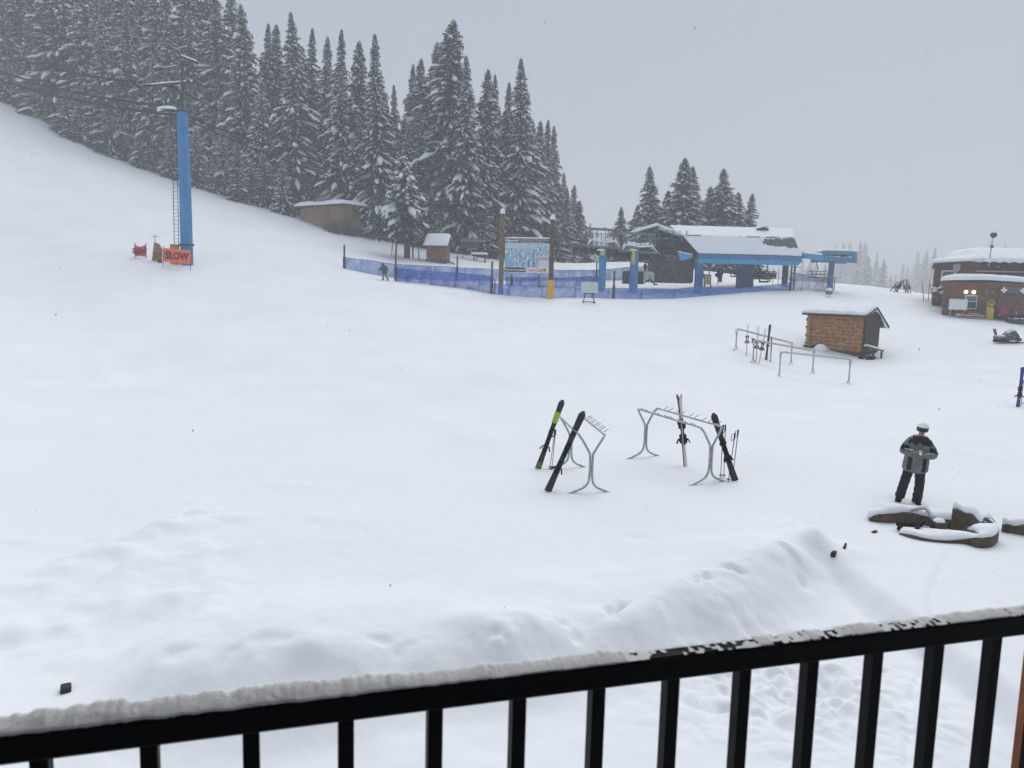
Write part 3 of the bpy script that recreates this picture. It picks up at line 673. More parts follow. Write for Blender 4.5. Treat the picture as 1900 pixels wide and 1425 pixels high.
# dark trail kiosk and snow topped bench under the trees
b = W(872, 470, 99); z = hz(b.x, b.y)
t = thing("trail_kiosk", "dark roofed kiosk on posts under the forest edge", "kiosk", (b.x, b.y, z), R(8))
m = MB()
for x in (-.9, .9): m.beam((x, 0, -.5), (x, 0, 2.2), .12)
part("post", m, DWOOD, t); m = MB(); m.box((0, 0, 1.75), (1.8, .08, .7)); part("board", m, DSTEEL, t)
m = MB(); m.prism([(-.6, 2.1), (.6, 2.1), (0, 2.65)], -1.35, 1.35); part("roof", m, mat("black_shingle", (.02, .02, .024), .9, .3, 3, dust=.05), t)
b = W(890, 476, 98); z = hz(b.x, b.y)
t = thing("picnic_table", "picnic table under a slab of snow beside the kiosk", "table", (b.x, b.y, z), R(-6))
m = MB(); m.box((0, 0, .78), (1.9, .8, .07)); part("table_top", m, DWOOD, t); m = MB(); snow_roof(m, -1.0, 1.0, -.45, .45, .82, .28, nu=12, nv=6); part("snow_cap", m, SNOW, t, smooth=True)
for x in (-.7, .7):
    m = MB(); m.beam((x, -.5, -.3), (x, .0, .74), .09); m.beam((x, .5, -.3), (x, .0, .74), .09); part("leg", m, DWOOD, t)
b = W(838, 479, 91); m = MB(); m.beam((-.35, 0, .25), (.3, 0, .12), .2, .14); m.beam((.25, 0, .15), (.4, -.1, -.2), .12); tag(raw("log_stump", m, DSTEEL), "dark stump end poking from the snow right of the small shed", "stump").location = (b.x, b.y, hz(b.x, b.y))

# ------------------------------------------------------------------ blue safety netting
NET1 = net_mat("safety_net", (.02, .12, .40), .72); NET2 = net_mat("dense_safety_net", (.01, .065, .36), .78); NET3 = net_mat("grey_violet_net", (.075, .085, .20), .66)
NPOST = mat("net_post", (.02, .035, .09), .6, .2, 3, dust=.08)
def fence(name, lab, pts, posts, m_net, stakes=0, thick=.09):
    c = W(*[pts[0][k] for k in (0, 2, 3)]); t = thing(name, lab, "safety net", c, 0, "blue safety nets around the lift line")
    def top(px, k): return float(np.interp(px, [p[0] for p in pts], [p[k] for p in pts]))
    m = MB(); n = 60; a, e = pts[0][0], pts[-1][0]; vs = []
    for i in range(n + 1):
        px = a + (e - a) * i / n; wob = 1.2 * math.sin(i * .9) * (.4 + .6 * math.sin(i * .37)); Y = top(px, 3)
        for j in range(4): vs.append(W(px, top(px, 1) + wob * .5 + (top(px, 2) + 2.5 - top(px, 1)) * j / 3, Y + .06 * math.sin(i * .8 + j)))
    m.add(vs, [(4 * i + j, 4 * i + 4 + j, 4 * i + 5 + j, 4 * i + 1 + j) for i in range(n) for j in range(3)]); partw("net", m, m_net, t)
    m = MB(); m.tube([vs[4 * i] for i in range(n + 1)], .018, 4); partw("top_cord", m, NPOST, t)
    for px, ty, by, r in posts:
        Y = top(px, 3) - .06; p = W(px, by, Y); q = W(px, ty, Y); q.x = p.x; q.y = p.y; m = MB(); m.tube([p - Vector((0, 0, .5)), q], r, 7)
        if r > .07: m.tube([p + (q - p) * .02, p + (q - p) * .5], r * 1.6, 7)
        partw("post", m, NPOST, t)
    for i in range(stakes):
        px = a + (e - a) * (i + .5) / stakes; Y = top(px, 3) - .04; m = MB(); m.tube([W(px - 1.5, top(px, 2) + 3, Y), W(px + .5, top(px, 1) - .5, Y)], .028, 5); partw("stake", m, NPOST, t)
    return t
fence("safety_net_fence", "pale back run of blue net starting at the tall uphill post", [(639, 477, 498, 76), (733, 490, 514, 78), (848, 496, 519, 80), (930, 500, 526, 83), (1035, 501, 530, 86), (1100, 501, 527, 88), (1145, 498, 522, 90), (1215, 492, 512, 93)], [(639, 454, 500, .09), (848, 475, 516, .08), (1106, 486, 528, .08)], NET1, 9)
fence("safety_net_fence", "denser dark blue net run behind the map board's left pole", [(733, 497, 519, 74), (793, 503, 525, 73.4), (848, 506, 533, 72.8), (912, 512, 544, 72)], [(734, 466, 520, .09), (912, 485, 546, .09)], NET2, 4)
fence("safety_net_fence", "long front net from the map board past the whiteboard to the station", [(914, 525, 544, 72), (953, 529, 547, 72), (1021, 532, 552, 72), (1090, 534, 554, 73), (1138, 535, 555, 74), (1250, 536, 552, 76.5), (1300, 533, 550, 78), (1372, 534, 545, 79), (1410, 531, 543, 80), (1467, 524, 539, 82)], [(918, 519, 545, .05), (1138, 503, 556, .09), (1466, 486, 541, .09)], NET1, 9)
fence("safety_net_fence", "sagging violet net between the station's right end and its outrigger post", [(1470, 505, 538, 82), (1500, 511, 535, 83), (1546, 518, 541, 85)], [(1547, 514, 542, .05)], NET3, 2)
fence("safety_net_fence", "middle net inside the lift line behind the map board", [(938, 514, 527, 79), (1035, 516, 531, 80), (1110, 512, 529, 81)], [(949, 508, 529, .09), (1000, 508, 529, .07)], NET2, 3)

# ------------------------------------------------------------------ trail map board on two poles
YB = 72.5; b1 = W(929, 545, YB); b2 = W(1021, 553, YB - .8); ctr = (b1 + b2) / 2; ctr.z = hz(ctr.x, ctr.y)
tm = thing("trail_map_board", "big trail map panel hung between two tall wooden poles", "map board", ctr, math.atan2(b2.y - b1.y, b2.x - b1.x))
inv = rootm(tm).inverted(); l1 = inv @ b1; l2 = inv @ b2; q1 = inv @ W(935, 396, YB); q2 = inv @ W(1028, 407, YB - .8)
for (l, q, c) in ((l1, q1, POLEW), (l2, q2, mat("dark_pole_wood", (.075, .055, .045), .85, .4, 3, dust=.12, dust_scale=3))):
    m = MB(); m.tube([(l.x, l.y, -1), (l.x + .0, l.y, q.z * .5), (l.x, l.y, q.z)], [.235, .225, .20], 12); p = part("pole", m, c, tm, smooth=False)
    m = MB(); m.ball((l.x, l.y, q.z - .02), .25, 10, 5, (1, 1, 1.9), .05, zmin=0); part("snow_cap", m, SNOW, p, smooth=True)
    if l is l2: m = MB(); m.tube([(l.x, l.y, -.4), (l.x, l.y, 1.6)], .31, 14); part("yellow_pad", m, YEL, p)
k = mpp(YB); x0, x1 = l1.x + .32, l2.x - .2; zt = (inv @ W(980, 443, YB)).z; zbt = (inv @ W(980, 506, YB)).z
yf = min(l1.y, l2.y) - .02; cx = (x0 + x1) / 2; pw = x1 - x0; ph = zt - zbt
def inside(u, v): return (x0 + pw * u, zbt + ph * v)
m = MB(); m.box((cx, yf + .02, (zt + zbt) / 2), (pw, .10, ph)); panel = part("panel", m, WHITE, tm)
def sheet(name, u0, u1, v0, v1, mt, dy=.006):
    m = MB(); a = inside(u0, v0); c = inside(u1, v1); m.box(((a[0] + c[0]) / 2, yf - .03 - dy, (a[1] + c[1]) / 2), (c[0] - a[0], .012, c[1] - a[1])); return part(name, m, mt, panel)
def map_mat():
    m = bpy.data.materials.new("piste_map_print"); m.use_nodes = True; N = m.node_tree.nodes; L = m.node_tree.links; b = N["Principled BSDF"]; b.inputs["Roughness"].default_value = .5
    tc = N.new("ShaderNodeTexCoord"); mp = N.new("ShaderNodeMapping"); mp.inputs["Scale"].default_value = (1.5, 1, .75); L.new(tc.outputs["Object"], mp.inputs[0])
    w = N.new("ShaderNodeTexWave"); w.inputs["Scale"].default_value = .9; w.inputs["Distortion"].default_value = 16; w.inputs["Detail"].default_value = 3; w.inputs["Detail Scale"].default_value = 1.6; L.new(mp.outputs[0], w.inputs["Vector"])
    r = N.new("ShaderNodeValToRGB"); e = r.color_ramp.elements; e[0].position = .25; e[0].color = (.10, .24, .40, 1); e[1].position = .75; e[1].color = (.62, .74, .82, 1); L.new(w.outputs["Fac"], r.inputs[0])
    n = N.new("ShaderNodeTexNoise"); n.inputs["Scale"].default_value = 2.2; L.new(tc.outputs["Object"], n.inputs["Vector"])
    r2 = N.new("ShaderNodeValToRGB"); r2.color_ramp.elements[0].position = .56; r2.color_ramp.elements[1].position = .68; L.new(n.outputs["Fac"], r2.inputs[0])
    mx = N.new("ShaderNodeMix"); mx.data_type = 'RGBA'; L.new(r2.outputs[0], mx.inputs[0]); L.new(r.outputs[0], mx.inputs[6]); mx.inputs[7].default_value = (.36, .34, .44, 1); L.new(mx.outputs[2], b.inputs["Base Color"]); return m
CHAR = mat("charcoal_print", (.035, .04, .05), .6)
sheet("piste_map", .0, .76, .155, .70, map_mat()); sheet("sky_print", 0, 1, .70, .86, mat("pale_blue_print", (.50, .60, .70), .6, .1, 1.5)); sheet("inset_map", .72, .98, .50, .78, MATS.get("x") or map_mat(), .010)
sheet("header_strip", 0, 1, .865, .995, CHAR); sheet("legend_panel", .765, .995, .155, .50, mat("legend_print", (.62, .67, .70), .6, .08, 4)); sheet("blue_key", .0, .18, .155, .45, mat("blue_key_print", (.24, .45, .66), .6, .1, 1), .010)
sheet("thanks_strip", 0, .48, .01, .145, CHAR); sheet("sponsor_strip", .50, 1, .01, .145, mat("sponsor_white", (.80, .80, .81), .6))
REDI = mat("red_ink", (.62, .03, .04), .6); WHI = mat("white_ink", (.80, .82, .84), .6)
def lt(body, u, v, size, mt, shear=0, bold=.004, sq=1.0):
    a = inside(u, v); return text("lettering", body, size, mt, panel, FRONT((a[0], yf - .052, a[1])), shear=shear, ext=.004, bold=bold, squeeze=sq)
lt("Thank you to our partners", .24, .078, .235, WHI, .3, .006, .82); lt("Coca-Cola", .66, .078, .42, REDI, .55, .008, .82); lt("Discovery", .145, .93, .27, WHI, .3, .01); lt("Discovery", .885, .42, .21, REDI, .3, .006)
m = MB(); a = inside(.885, .42); P = [(a[0] + .52 * math.cos(t), yf - .05, a[1] + .17 * math.sin(t)) for t in np.linspace(0, 6.283, 25)]; m.tube(P, .013, 4); part("logo_oval", m, REDI, panel)
m = MB(); a = inside(.145, .93); P = [(a[0] + .62 * math.cos(t), yf - .05, a[1] + .20 * math.sin(t)) for t in np.linspace(0, 6.283, 25)]; m.tube(P, .013, 4); part("logo_oval", m, WHI, panel)
m = MB(); a = inside(.90, .078); m.box((a[0], yf - .052, a[1]), (.32, .012, .36), bev=.05); part("emblem", m, mat("emblem_gold", (.50, .38, .05), .6), panel)
m = MB(); m.box((a[0], yf - .066, a[1] + .02), (.17, .012, .13)); part("emblem_center", m, mat("emblem_green", (.12, .16, .05), .6), panel)
m = MB(); g = random.Random(4); u = .30
while u < .97:                         # two rows of print too small to make out
    w = g.uniform(.02, .06); a = inside(u + w / 2, .955); m.box((a[0], yf - .05, a[1] + g.uniform(-.02, .02)), (w * pw, .01, .10)); u += w + .012
u = .36
while u < .88:
    w = g.uniform(.03, .06); a = inside(u + w / 2, .893); m.box((a[0], yf - .05, a[1]), (w * pw, .01, .09)); u += w + .014
part("header_print", m, mat("grey_ink", (.42, .44, .47), .6), panel)
m = MB(); snow_roof(m, x0 - .1, x1 + .1, yf - .06, yf + .1, zt, .10, nu=30, nv=4, rough=.04); part("snow_cap", m, SNOW, panel, smooth=True)
m = MB()
for z in (zt - .3, zbt + .25): m.beam((l1.x, (l1.y + l2.y) / 2 + .06, z), (l2.x, (l1.y + l2.y) / 2 + .06, z), .12)
part("crossbar", m, DWOOD, tm)
# whiteboard sign on a dark stand
b = W(1092, 557, 70.5); g = hz(b.x, b.y); t = thing("whiteboard_sign", "blank white notice board on a dark two legged stand before the net", "sign", (b.x, b.y, g), R(10)); k = mpp(70.5)
m = MB(); m.box((.05, 0, 1.36), (1.58, .08, 1.02), bev=.03); part("board", m, mat("pale_green_board", (.55, .62, .60), .6, .08, 2.5, dust=.08), t)
for sx in (-1, 1):
    m = MB(); m.tube([(sx * .55, -.1, .02), (sx * .3, 0, .85), (sx * .28, .02, 1.0)], .045, 6); m.tube([(sx * .55, -.25, .03), (sx * .5, .3, .03)], .05, 6); part("leg", m, BLACK, t)
m = MB(); m.tube([(-.5, 0, .10), (.5, 0, .10)], .04, 6); m.tube([(-.5, -.02, .85), (.6, -.02, .85)], .04, 6); part("crossbar", m, BLACK, t)
# ------------------------------------------------------------------ lift station
YS = 80.0; YK = 87.0
o0 = W(1290, 548, YS); st = thing("lift_station", "blue and grey lift terminal with a long snow covered canopy", "lift station", (o0.x, o0.y, hz(o0.x, o0.y)))
P = lambda px, py, Y=YS: W(px, py, Y)
def quad_slab(mb, a, b, c, d, th):
    n = ((b - a).cross(d - a)).normalized() * th
    return mb.add([a, b, c, d, a + n, b + n, c + n, d + n], [(0, 1, 2, 3), (7, 6, 5, 4), (0, 4, 5, 1), (1, 5, 6, 2), (2, 6, 7, 3), (3, 7, 4, 0)])
zE = P(1296, 471).z; zK = P(1270, 438, YS + .9).z; zR = P(1300, 421, YS + 3.2).z
yE, yK2, yR = YS, YS + .9, YS + 3.3
xl = P(1296, 471).x; xr = P(1488, 468).x; xkl = P(1266, 438, yK2).x; xkr = P(1475, 438, yK2).x; xrl = P(1189, 424, yR).x; xrr = P(1470, 429, yR).x
GREYP = mat("grey_cladding", (.10, .115, .125), .6, .25, 1.5, dust=.10, dust_scale=4)
m = MB()
V = Vector
# front slope panel, upper band, roof top, and the mirrored back
quad_slab(m, V((xl, yE, zE)), V((xr, yE, zE)), V((xkr, yK2, zK)), V((xkl, yK2, zK)), -.12)
quad_slab(m, V((xkl, yK2, zK)), V((xkr, yK2, zK)), V((xrr, yR, zR)), V((xrl + 3.0, yR, zR)), -.12)
yb = 2 * yR - yE; yk = 2 * yR - yK2
quad_slab(m, V((xkl - 2.2, yk, zK)), V((xkr, yk, zK)), V((xr, yb, zE)), V((xl - 2.5, yb, zE)), -.12)
quad_slab(m, V((xrl + 1.2, yR, zR)), V((xrr, yR, zR)), V((xkr, yk, zK)), V((xkl - 2.2, yk, zK)), -.12)
quad_slab(m, V((xrl - .8, yk + .3, zK + .35)), V((xkl, yk, zK + .1)), V((xrl + 3.0, yR, zR - .02)), V((xrl + 1.1, yR, zR - .02)), -.1)
can = partw("canopy", m, GREYP, st)
# snow on the canopy, torn off toward the right end
m = MB(); sn = np.random.default_rng(3)
def slope_pt(u, v):
    if v < .55: q = v / .55; a = V((xl, yE, zE)).lerp(V((xr, yE, zE)), u); c = V((xkl, yK2, zK)).lerp(V((xkr, yK2, zK)), u); return a.lerp(c, q)
    q = (v - .55) / .45; a = V((xkl, yK2, zK)).lerp(V((xkr, yK2, zK)), u); c = V((xrl + 3, yR, zR)).lerp(V((xrr, yR, zR)), u); return a.lerp(c, q)
nu, nv = 110, 40
def th_snow(u, v):
    p = slope_pt(u, v); n1 = float(fbm(np.array([u * 14]), np.array([v * 7]), 1.6, 77, 4)[0]); t = .14 + .05 * n1
    if v < .55:
        q = v / .55
        bare = max(0, min(1, (u - .60) / .26)) * max(0, 1 - max(0, abs(q - .72) - .06) / (.14 + .75 * max(0, u - .62)))
        if bare * 1.25 + n1 * .6 > .50 and abs((u * 17) % 1 - .5) < .44: return -.02
        t *= .8
    if abs(v - .55) < .018 and (u < .17 or (u > .5 and (int(u * 23) % 4))): return -.02
    return t
for i in range(nu):
    for j in range(nv):
        uu = [(i / nu, j / nv), ((i + 1) / nu, j / nv), ((i + 1) / nu, (j + 1) / nv), (i / nu, (j + 1) / nv)]
        hs = [th_snow(*q) for q in uu]
        if sum(h < 0 for h in hs) >= 2: continue
        top = [slope_pt(*q) + V((0, -.25, .8)) * max(.02, h) for q, h in zip(uu, hs)]; m.add(top, [(0, 1, 2, 3)])
bm = bmesh.new(); vs = [bm.verts.new(v) for v in m.v]; [bm.faces.new([vs[i] for i in f]) for f in m.f]; bmesh.ops.remove_doubles(bm, verts=bm.verts, dist=.004)
bmesh.ops.solidify(bm, geom=list(bm.faces), thickness=.05); bm.verts.index_update(); m = MB(); m.v = [tuple(v.co) for v in bm.verts]; m.f = [tuple(v.index for v in f.verts) for f in bm.faces]; bm.free()
partw("canopy_snow", m, SNOW, can, smooth=True)
m = MB(); q0 = V((xrl - .9, yk + .4, zK + .35)); q1 = V((xrl + 1.1, yR, zR)); 
m.slab(lambda u, v: tuple(V((xrl - 1.0, yR + 2.0, zK + .42)).lerp(V((xrl + 1.6, yR, zR + .02)), min(1, u * 2.2)).lerp(V((xkl + .3, yK2, zK + .02)), max(0, u * 1.83 - .83)) + V((0, (v - .5) * (2.6 if u < .5 else 1.2), .26 * math.sin(math.pi * min(1, max(.05, v))) ** .4 * min(1, .5 + 3 * min(u, 1 - u))))), 26, 6, .24); partw("eave_snow", m, SNOW, can, smooth=True)
m = MB(); hp = P(1412, 423, yR - .5); m.box(hp, (1.1, .8, .10), M=Matrix.Rotation(R(-14), 3, 'Y')); m.box(hp + V((.25, 0, -.15)), (.9, .7, .3)); partw("roof_hatch", m, DSTEEL, can)
# eave beam in two blue tones, chamfered at the right end
m = MB(); zt, zm, zb_ = zE - .02, P(1296, 480).z, P(1296, 488).z
def beam_prof(x0, x1, z0, z1, y, d): return m.add([(x0, y, z1), (x1, y, z1), (x1 - max(0, 0), y, z0), (x0, y, z0), (x0, y + d, z1), (x1, y + d, z1), (x1, y + d, z0), (x0, y + d, z0)], [(0, 1, 2, 3), (7, 6, 5, 4), (0, 4, 5, 1), (1, 5, 6, 2), (2, 6, 7, 3), (3, 7, 4, 0)])
beam_prof(xl, xr + .05, zm, zt, YS - .03, .5); partw("eave_beam", m, mat("mid_blue_paint", (.045, .19, .42), .5, .2, 1.2, dust=.05, dust_scale=5), st)
m = MB(); m.add([(xl, YS - .10, zm + .02), (xr + .12, YS - .10, zm + .02), (xr - .35, YS - .10, zb_), (xl, YS - .10, zb_), (xl, YS + .4, zm + .02), (xr + .12, YS + .4, zm + .02), (xr - .35, YS + .4, zb_), (xl, YS + .4, zb_)], [(0, 1, 2, 3), (7, 6, 5, 4), (0, 4, 5, 1), (1, 5, 6, 2), (2, 6, 7, 3), (3, 7, 4, 0)]); partw("lower_beam", m, LBLUE, st)
# pointed blue deflector on the left end
m = MB(); a, b2, c2, d2 = P(1258, 467, YS - .8), P(1285, 473, YS - .5), P(1285, 478, YS - .5), P(1264, 484, YS - .8); quad_slab(m, a, b2, c2, d2, .3); partw("deflector", m, LBLUE, st)
m = MB(); m.slab(lambda u, v: tuple(a.lerp(b2, u) + V((0, .3 * (1 - v), .08))), 6, 3, .1); partw("deflector_snow", m, SNOW, st, smooth=True)
# dark machine room under the open left end
m = MB()
zc = P(1240, 470, YK).z; zg = P(1240, 527, YS + 1).z
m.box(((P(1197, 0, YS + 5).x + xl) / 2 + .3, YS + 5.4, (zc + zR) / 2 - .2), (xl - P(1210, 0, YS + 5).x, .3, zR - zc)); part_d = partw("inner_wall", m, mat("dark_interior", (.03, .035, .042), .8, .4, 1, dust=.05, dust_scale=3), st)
m = MB(); x0 = P(1212, 500, YS + 1.5).x; x1 = P(1288, 500, YS + 1.5).x; m.box(((x0 + x1) / 2, YS + 3.4, P(1240, 499, YS + 1.5).z), (x1 - x0, 3.6, (P(1240, 476, YS + 1.5).z - P(1240, 527, YS + 1.5).z)), bev=.15); partw("machine_housing", m, mat("housing_grey", (.06, .075, .08), .65, .35, 1.2, dust=.09, dust_scale=3), st)
m = MB()
for k in range(7): z = P(1240, 500 + k * 2.4, YS + 1.5).z; m.box((x0 - .02 + (x1 - x0) * .25, YS + 1.58, z), ((x1 - x0) * .4, .05, .05))
for k in range(5): m.beam((x0 + .4 + k * .7, YS + 1.0, zc - .4), (x0 + .4 + k * .7, YS + 1.0, zR - .6), .08)
m.beam((x0 - 1.4, YS + 1.0, zc), (x1 + .5, YS + 1.0, zc), .14); m.beam((x0 - .2, YS + 1.0, zc + 1.1), (x1 + .5, YS + 1.0, zc + 1.1), .07); m.beam((x0 - .2, YS + 1.0, zc + .6), (x1 + .5, YS + 1.0, zc + .6), .05); partw("service_rail", m, DSTEEL, st)
m = MB(); yy = YS + 2.4
for k in range(9): m.tube([(x0 + .3 + k * .5, yy - .08, zc - .3), (x0 + .3 + k * .5, yy + .08, zc - .3)], .22, 12)
m.box((x0 + 2.3, yy + 1.4, zc + .9), (3.6, 1.8, 1.0), bev=.1); partw("drive_gear", m, DSTEEL, st)
# pillars
def pillar(name, px0, px1, ty, by, Y, dep, mt, lab=None):
    m = MB(); p = P((px0 + px1) / 2, by, Y); w = (px1 - px0) * mpp(Y); q = P((px0 + px1) / 2, ty, Y); m.box((p.x, Y + dep / 2, (p.z + q.z) / 2 - .2), (w, dep, q.z - p.z + .4), bev=.05); return partw(name, m, mt, st, label=lab)
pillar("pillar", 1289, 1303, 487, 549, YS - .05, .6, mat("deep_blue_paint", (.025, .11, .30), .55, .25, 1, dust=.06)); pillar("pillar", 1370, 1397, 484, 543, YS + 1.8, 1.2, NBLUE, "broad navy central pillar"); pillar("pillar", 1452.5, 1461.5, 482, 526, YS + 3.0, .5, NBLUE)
# two line masts on the left with yellow tops, catwalks above
for i, (px0, px1, ty, by, Y) in enumerate(((1110, 1122.5, 466, 552, YS - .6), (1168, 1182, 470, 552, YS - .6))):
    mast = pillar("mast", px0, px1, ty, by, Y, .75, BLUE); m = MB(); p = P((px0 + px1) / 2, 464, Y); q = P((px0 + px1) / 2, 474 if i == 0 else 491, Y)
    m.box(((p.x + (.05 if i else .1)), Y - .03, (p.z + q.z) / 2), ((px1 - px0) * mpp(Y) * (.45 if i else .6), .05, p.z - q.z)); partw("yellow_plate", m, mat("yellow_plate", (.55, .50, .05), .6, .2, 3), mast)
    m = MB(); m.ball((p.x, Y + .3, p.z - .05), .4, 10, 5, (1.2, 1, .55), .08, zmin=0); partw("snow_cap", m, SNOW, mast, smooth=True)
def catwalk(c0, c1, topy, midy, Y, seed):
    g = random.Random(seed); m = MB(); D = 1.6
    A = lambda px, py, d=0: P(px, py, Y) + V((0, d, 0))
    w = c1 - c0
    m.beam(A(c0, topy), A(c1, topy + 4), .18, .16); m.beam(A(c0 + 2, topy, D), A(c1, topy + 3, D), .14)
    for px, lean in ((c0 + 9, 4), (c1 - 8, -4)): m.beam(A(px, topy + 2), A(px + lean, midy + 2), .18); m.beam(A(px, topy + 2, D), A(px + lean, midy + 2, D), .14)
    for px in np.linspace(c0 + 14, c1 - 3, 7): m.beam(A(px, topy + 4 + g.random() * 5), A(px, midy), .07)
    for q in (.35, .55, .75): m.beam(A(c0 + 9, topy + (midy - topy) * q), A(c1, topy + 2 + (midy - topy) * q), .06); m.beam(A(c0 + 9, topy + (midy - topy) * q, D), A(c1, topy + 2 + (midy - topy) * q, D), .05)
    m.beam(A(c1 - 22, topy + 4), A(c1 - 4, midy), .06); m.beam(A(c1 - 20, midy), A(c1 - 2, topy + 4), .06)
    m.beam(A(c0 - 2, midy + 4), A(c1 + 8, midy + 9), .22, .2); m.beam(A(c0 - 2, midy + 4, D), A(c1 + 8, midy + 9, D), .2)
    cw = partw("catwalk", m, mat("catwalk_steel", (.17, .19, .21), .6, .25, 3, .3, dust=.16, dust_scale=6), st)
    m = MB(); m.slab(lambda u, v: tuple(A(c0 + 4, midy + 2.5).lerp(A(c1 + 1, midy + 6.5), u) + V((0, D * v - .2, .05 + (.85 + .1 * math.sin(9 * u)) * min(1, 7 * (1 - u)) * min(1, 9 * u) * (.55 + .45 * math.sin(math.pi * v))))), 30, 6, .1); partw("snow_bank", m, SNOW, cw, smooth=True)
    m = MB()
    for r in range(2):
        for k in range(9):
            p = A(c0 - 18 + (w + 26) * k / 8, midy + 11 + 8 * k / 8 + 1.5 * r, .3 + r * 1.0); m.tube([p - V((0, .07, 0)), p + V((0, .07, 0))], .27, 10); m.tube([p + V((.35, -.05, .28)), p + V((.35, .05, .28))], .2, 8)
        m.beam(A(c0 - 22, midy + 9, .3 + r), A(c1 + 14, midy + 16, .3 + r), .14, .3)
    partw("sheave_train", m, DSTEEL, cw)
catwalk(1086, 1150, 423, 452, YS - .3, 1); catwalk(1150, 1218, 431, 461, YS - .3, 2)
# right hand outrigger: bridge, open box and post
m = MB(); m.beam(P(1490, 475, YS + 2), P(1526, 478, YS + 3), .35, .5); partw("bridge_beam", m, LBLUE, st); m = MB(); m.slab(lambda u, v: tuple(P(1490, 470, YS + 1.8).lerp(P(1526, 474, YS + 2.8), u) + V((0, .4 * v, .12 + .12 * math.sin(math.pi * v)))), 10, 4, .2); partw("bridge_snow", m, SNOW, st, smooth=True)
YO = 83.5; m = MB(); A = lambda px, py, d=0: P(px, py, YO) + V((0, d, 0))
for d in (0, 2.6):
    m.beam(A(1523, 469, d), A(1589, 471, d), .22, .3); m.beam(A(1523, 480, d), A(1589, 484, d), .25, .5)
    for px in (1527, 1585): m.beam(A(px, 467, d - .01), A(px, 486, d - .01), .5, .3)
for px in (1527, 1585): m.beam(A(px, 471, 0), A(px, 473, 2.6), .25); m.beam(A(px, 482, 0), A(px, 482, 2.6), .25)
orig = partw("outrigger", m, mat("sky_blue_paint", (.075, .26, .42), .55, .15, 1.5, dust=.06), st)
m = MB(); m.slab(lambda u, v: tuple(A(1522, 468.5).lerp(A(1590, 470.5), u) + V((0, 2.7 * v, .12 + (.36) * min(1, 9 * u) * min(1, 9 * (1 - u)) * (.6 + .4 * math.sin(math.pi * v))))), 24, 6, .14); m.slab(lambda u, v: tuple(A(1530, 478.5).lerp(A(1583, 482), u) + V((0, .2 + 2.2 * v, .1 + .3 * math.sin(math.pi * u) ** .5 * (.7 + .3 * math.sin(9 * u))))), 20, 5, .15); partw("snow_cap", m, SNOW, orig, smooth=True)
m = MB(); m.box(A(1550, 476, 1), (.5, .4, .4)); m.box(A(1571, 476.5, 1), (.4, .4, .3)); partw("guide_block", m, NBLUE, orig)
m = MB(); p = A(1546, 543, 1); q = A(1549, 484, 1); m.beam(p - V((0, 0, .6)), V((p.x, p.y, q.z)), .45, .45); partw("outrigger_post", m, mat("post_blue", (.05, .16, .32), .55, .2, 1.5, dust=.08), orig)
m = MB(); p = P(1472, 538, YS + 2.5); m.beam(p - V((0, 0, .4)), V((p.x, p.y, P(1472, 486, YS + 2.5).z)), .17); 
for z in (2.4, 3.0, 3.5): m.beam(p + V((-.8, 0, z)), p + V((.8, 0, z)), .05)
partw("signal_post", m, DSTEEL, st)
# chairs inside and behind the station
CH = mat("chair_steel", (.025, .028, .032), .55, .3, 3, .2, dust=.10)
def chair(px, py, Y, rz, lab, hang, thick=.045):
    p = W(px, py, Y); t = thing("lift_chair", lab, "chair lift", p, rz, "chairs of the lift"); g = random.Random(int(px))
    m = MB(); m.tube(smooth_path([(0, .4, hang), (0, .35, hang * .7), (.05, .1, 1.5), (0, .05, 1.15)]), thick * 1.2, 6); part("hanger", m, CH, t)
    m = MB()
    for x in (-.95, -.5, 0, .5, .95): m.tube(smooth_path([(x, .35, 1.15), (x, .3, .5), (x, .05, .42), (x, -.35, .45)]), thick, 5)
    for z in (1.15, .8, .5): m.tube([(-.95, .33, z), (.95, .33, z)], thick, 5)
    m.tube([(-.95, -.35, .45), (.95, -.35, .45)], thick, 5); part("frame", m, CH, t)
    m = MB(); m.box((0, 0, .45), (1.9, .55, .07), bev=.03); m.box((0, .34, .8), (1.9, .06, .42), bev=.03) if thick > .05 else None; part("seat", m, CH, t)
    m = MB()
    for x in (-.8, .8): m.tube(smooth_path([(x, .3, 1.1), (x, -.2, 1.25), (x, -.55, .75), (x * .6, -.5, .1)]), thick * .9, 5)
    m.tube([(-.8, -.5, .82), (.8, -.5, .82)], thick * .9, 5); m.tube([(-.6, -.5, .1), (.6, -.5, .1)], thick, 5); part("safety_bar", m, CH, t)
    return t
chair(1410, 525, YS + 2.6, R(24), "dark chair bunched closest to the broad navy pillar of the station", 2.2, .07)
chair(1421, 524, YS + 4.2, R(-30), "dark chair turned sideways behind the one at the navy pillar", 2.2, .06)
chair(1516, 523, YO + 1.4, R(6), "empty chair hanging under the open blue outrigger frame", 2.75, .035)
chair(1372, 521, YS + 7, R(10), "lone chair on the bright snow seen under the station, beside the diamond sign", .9, .05)
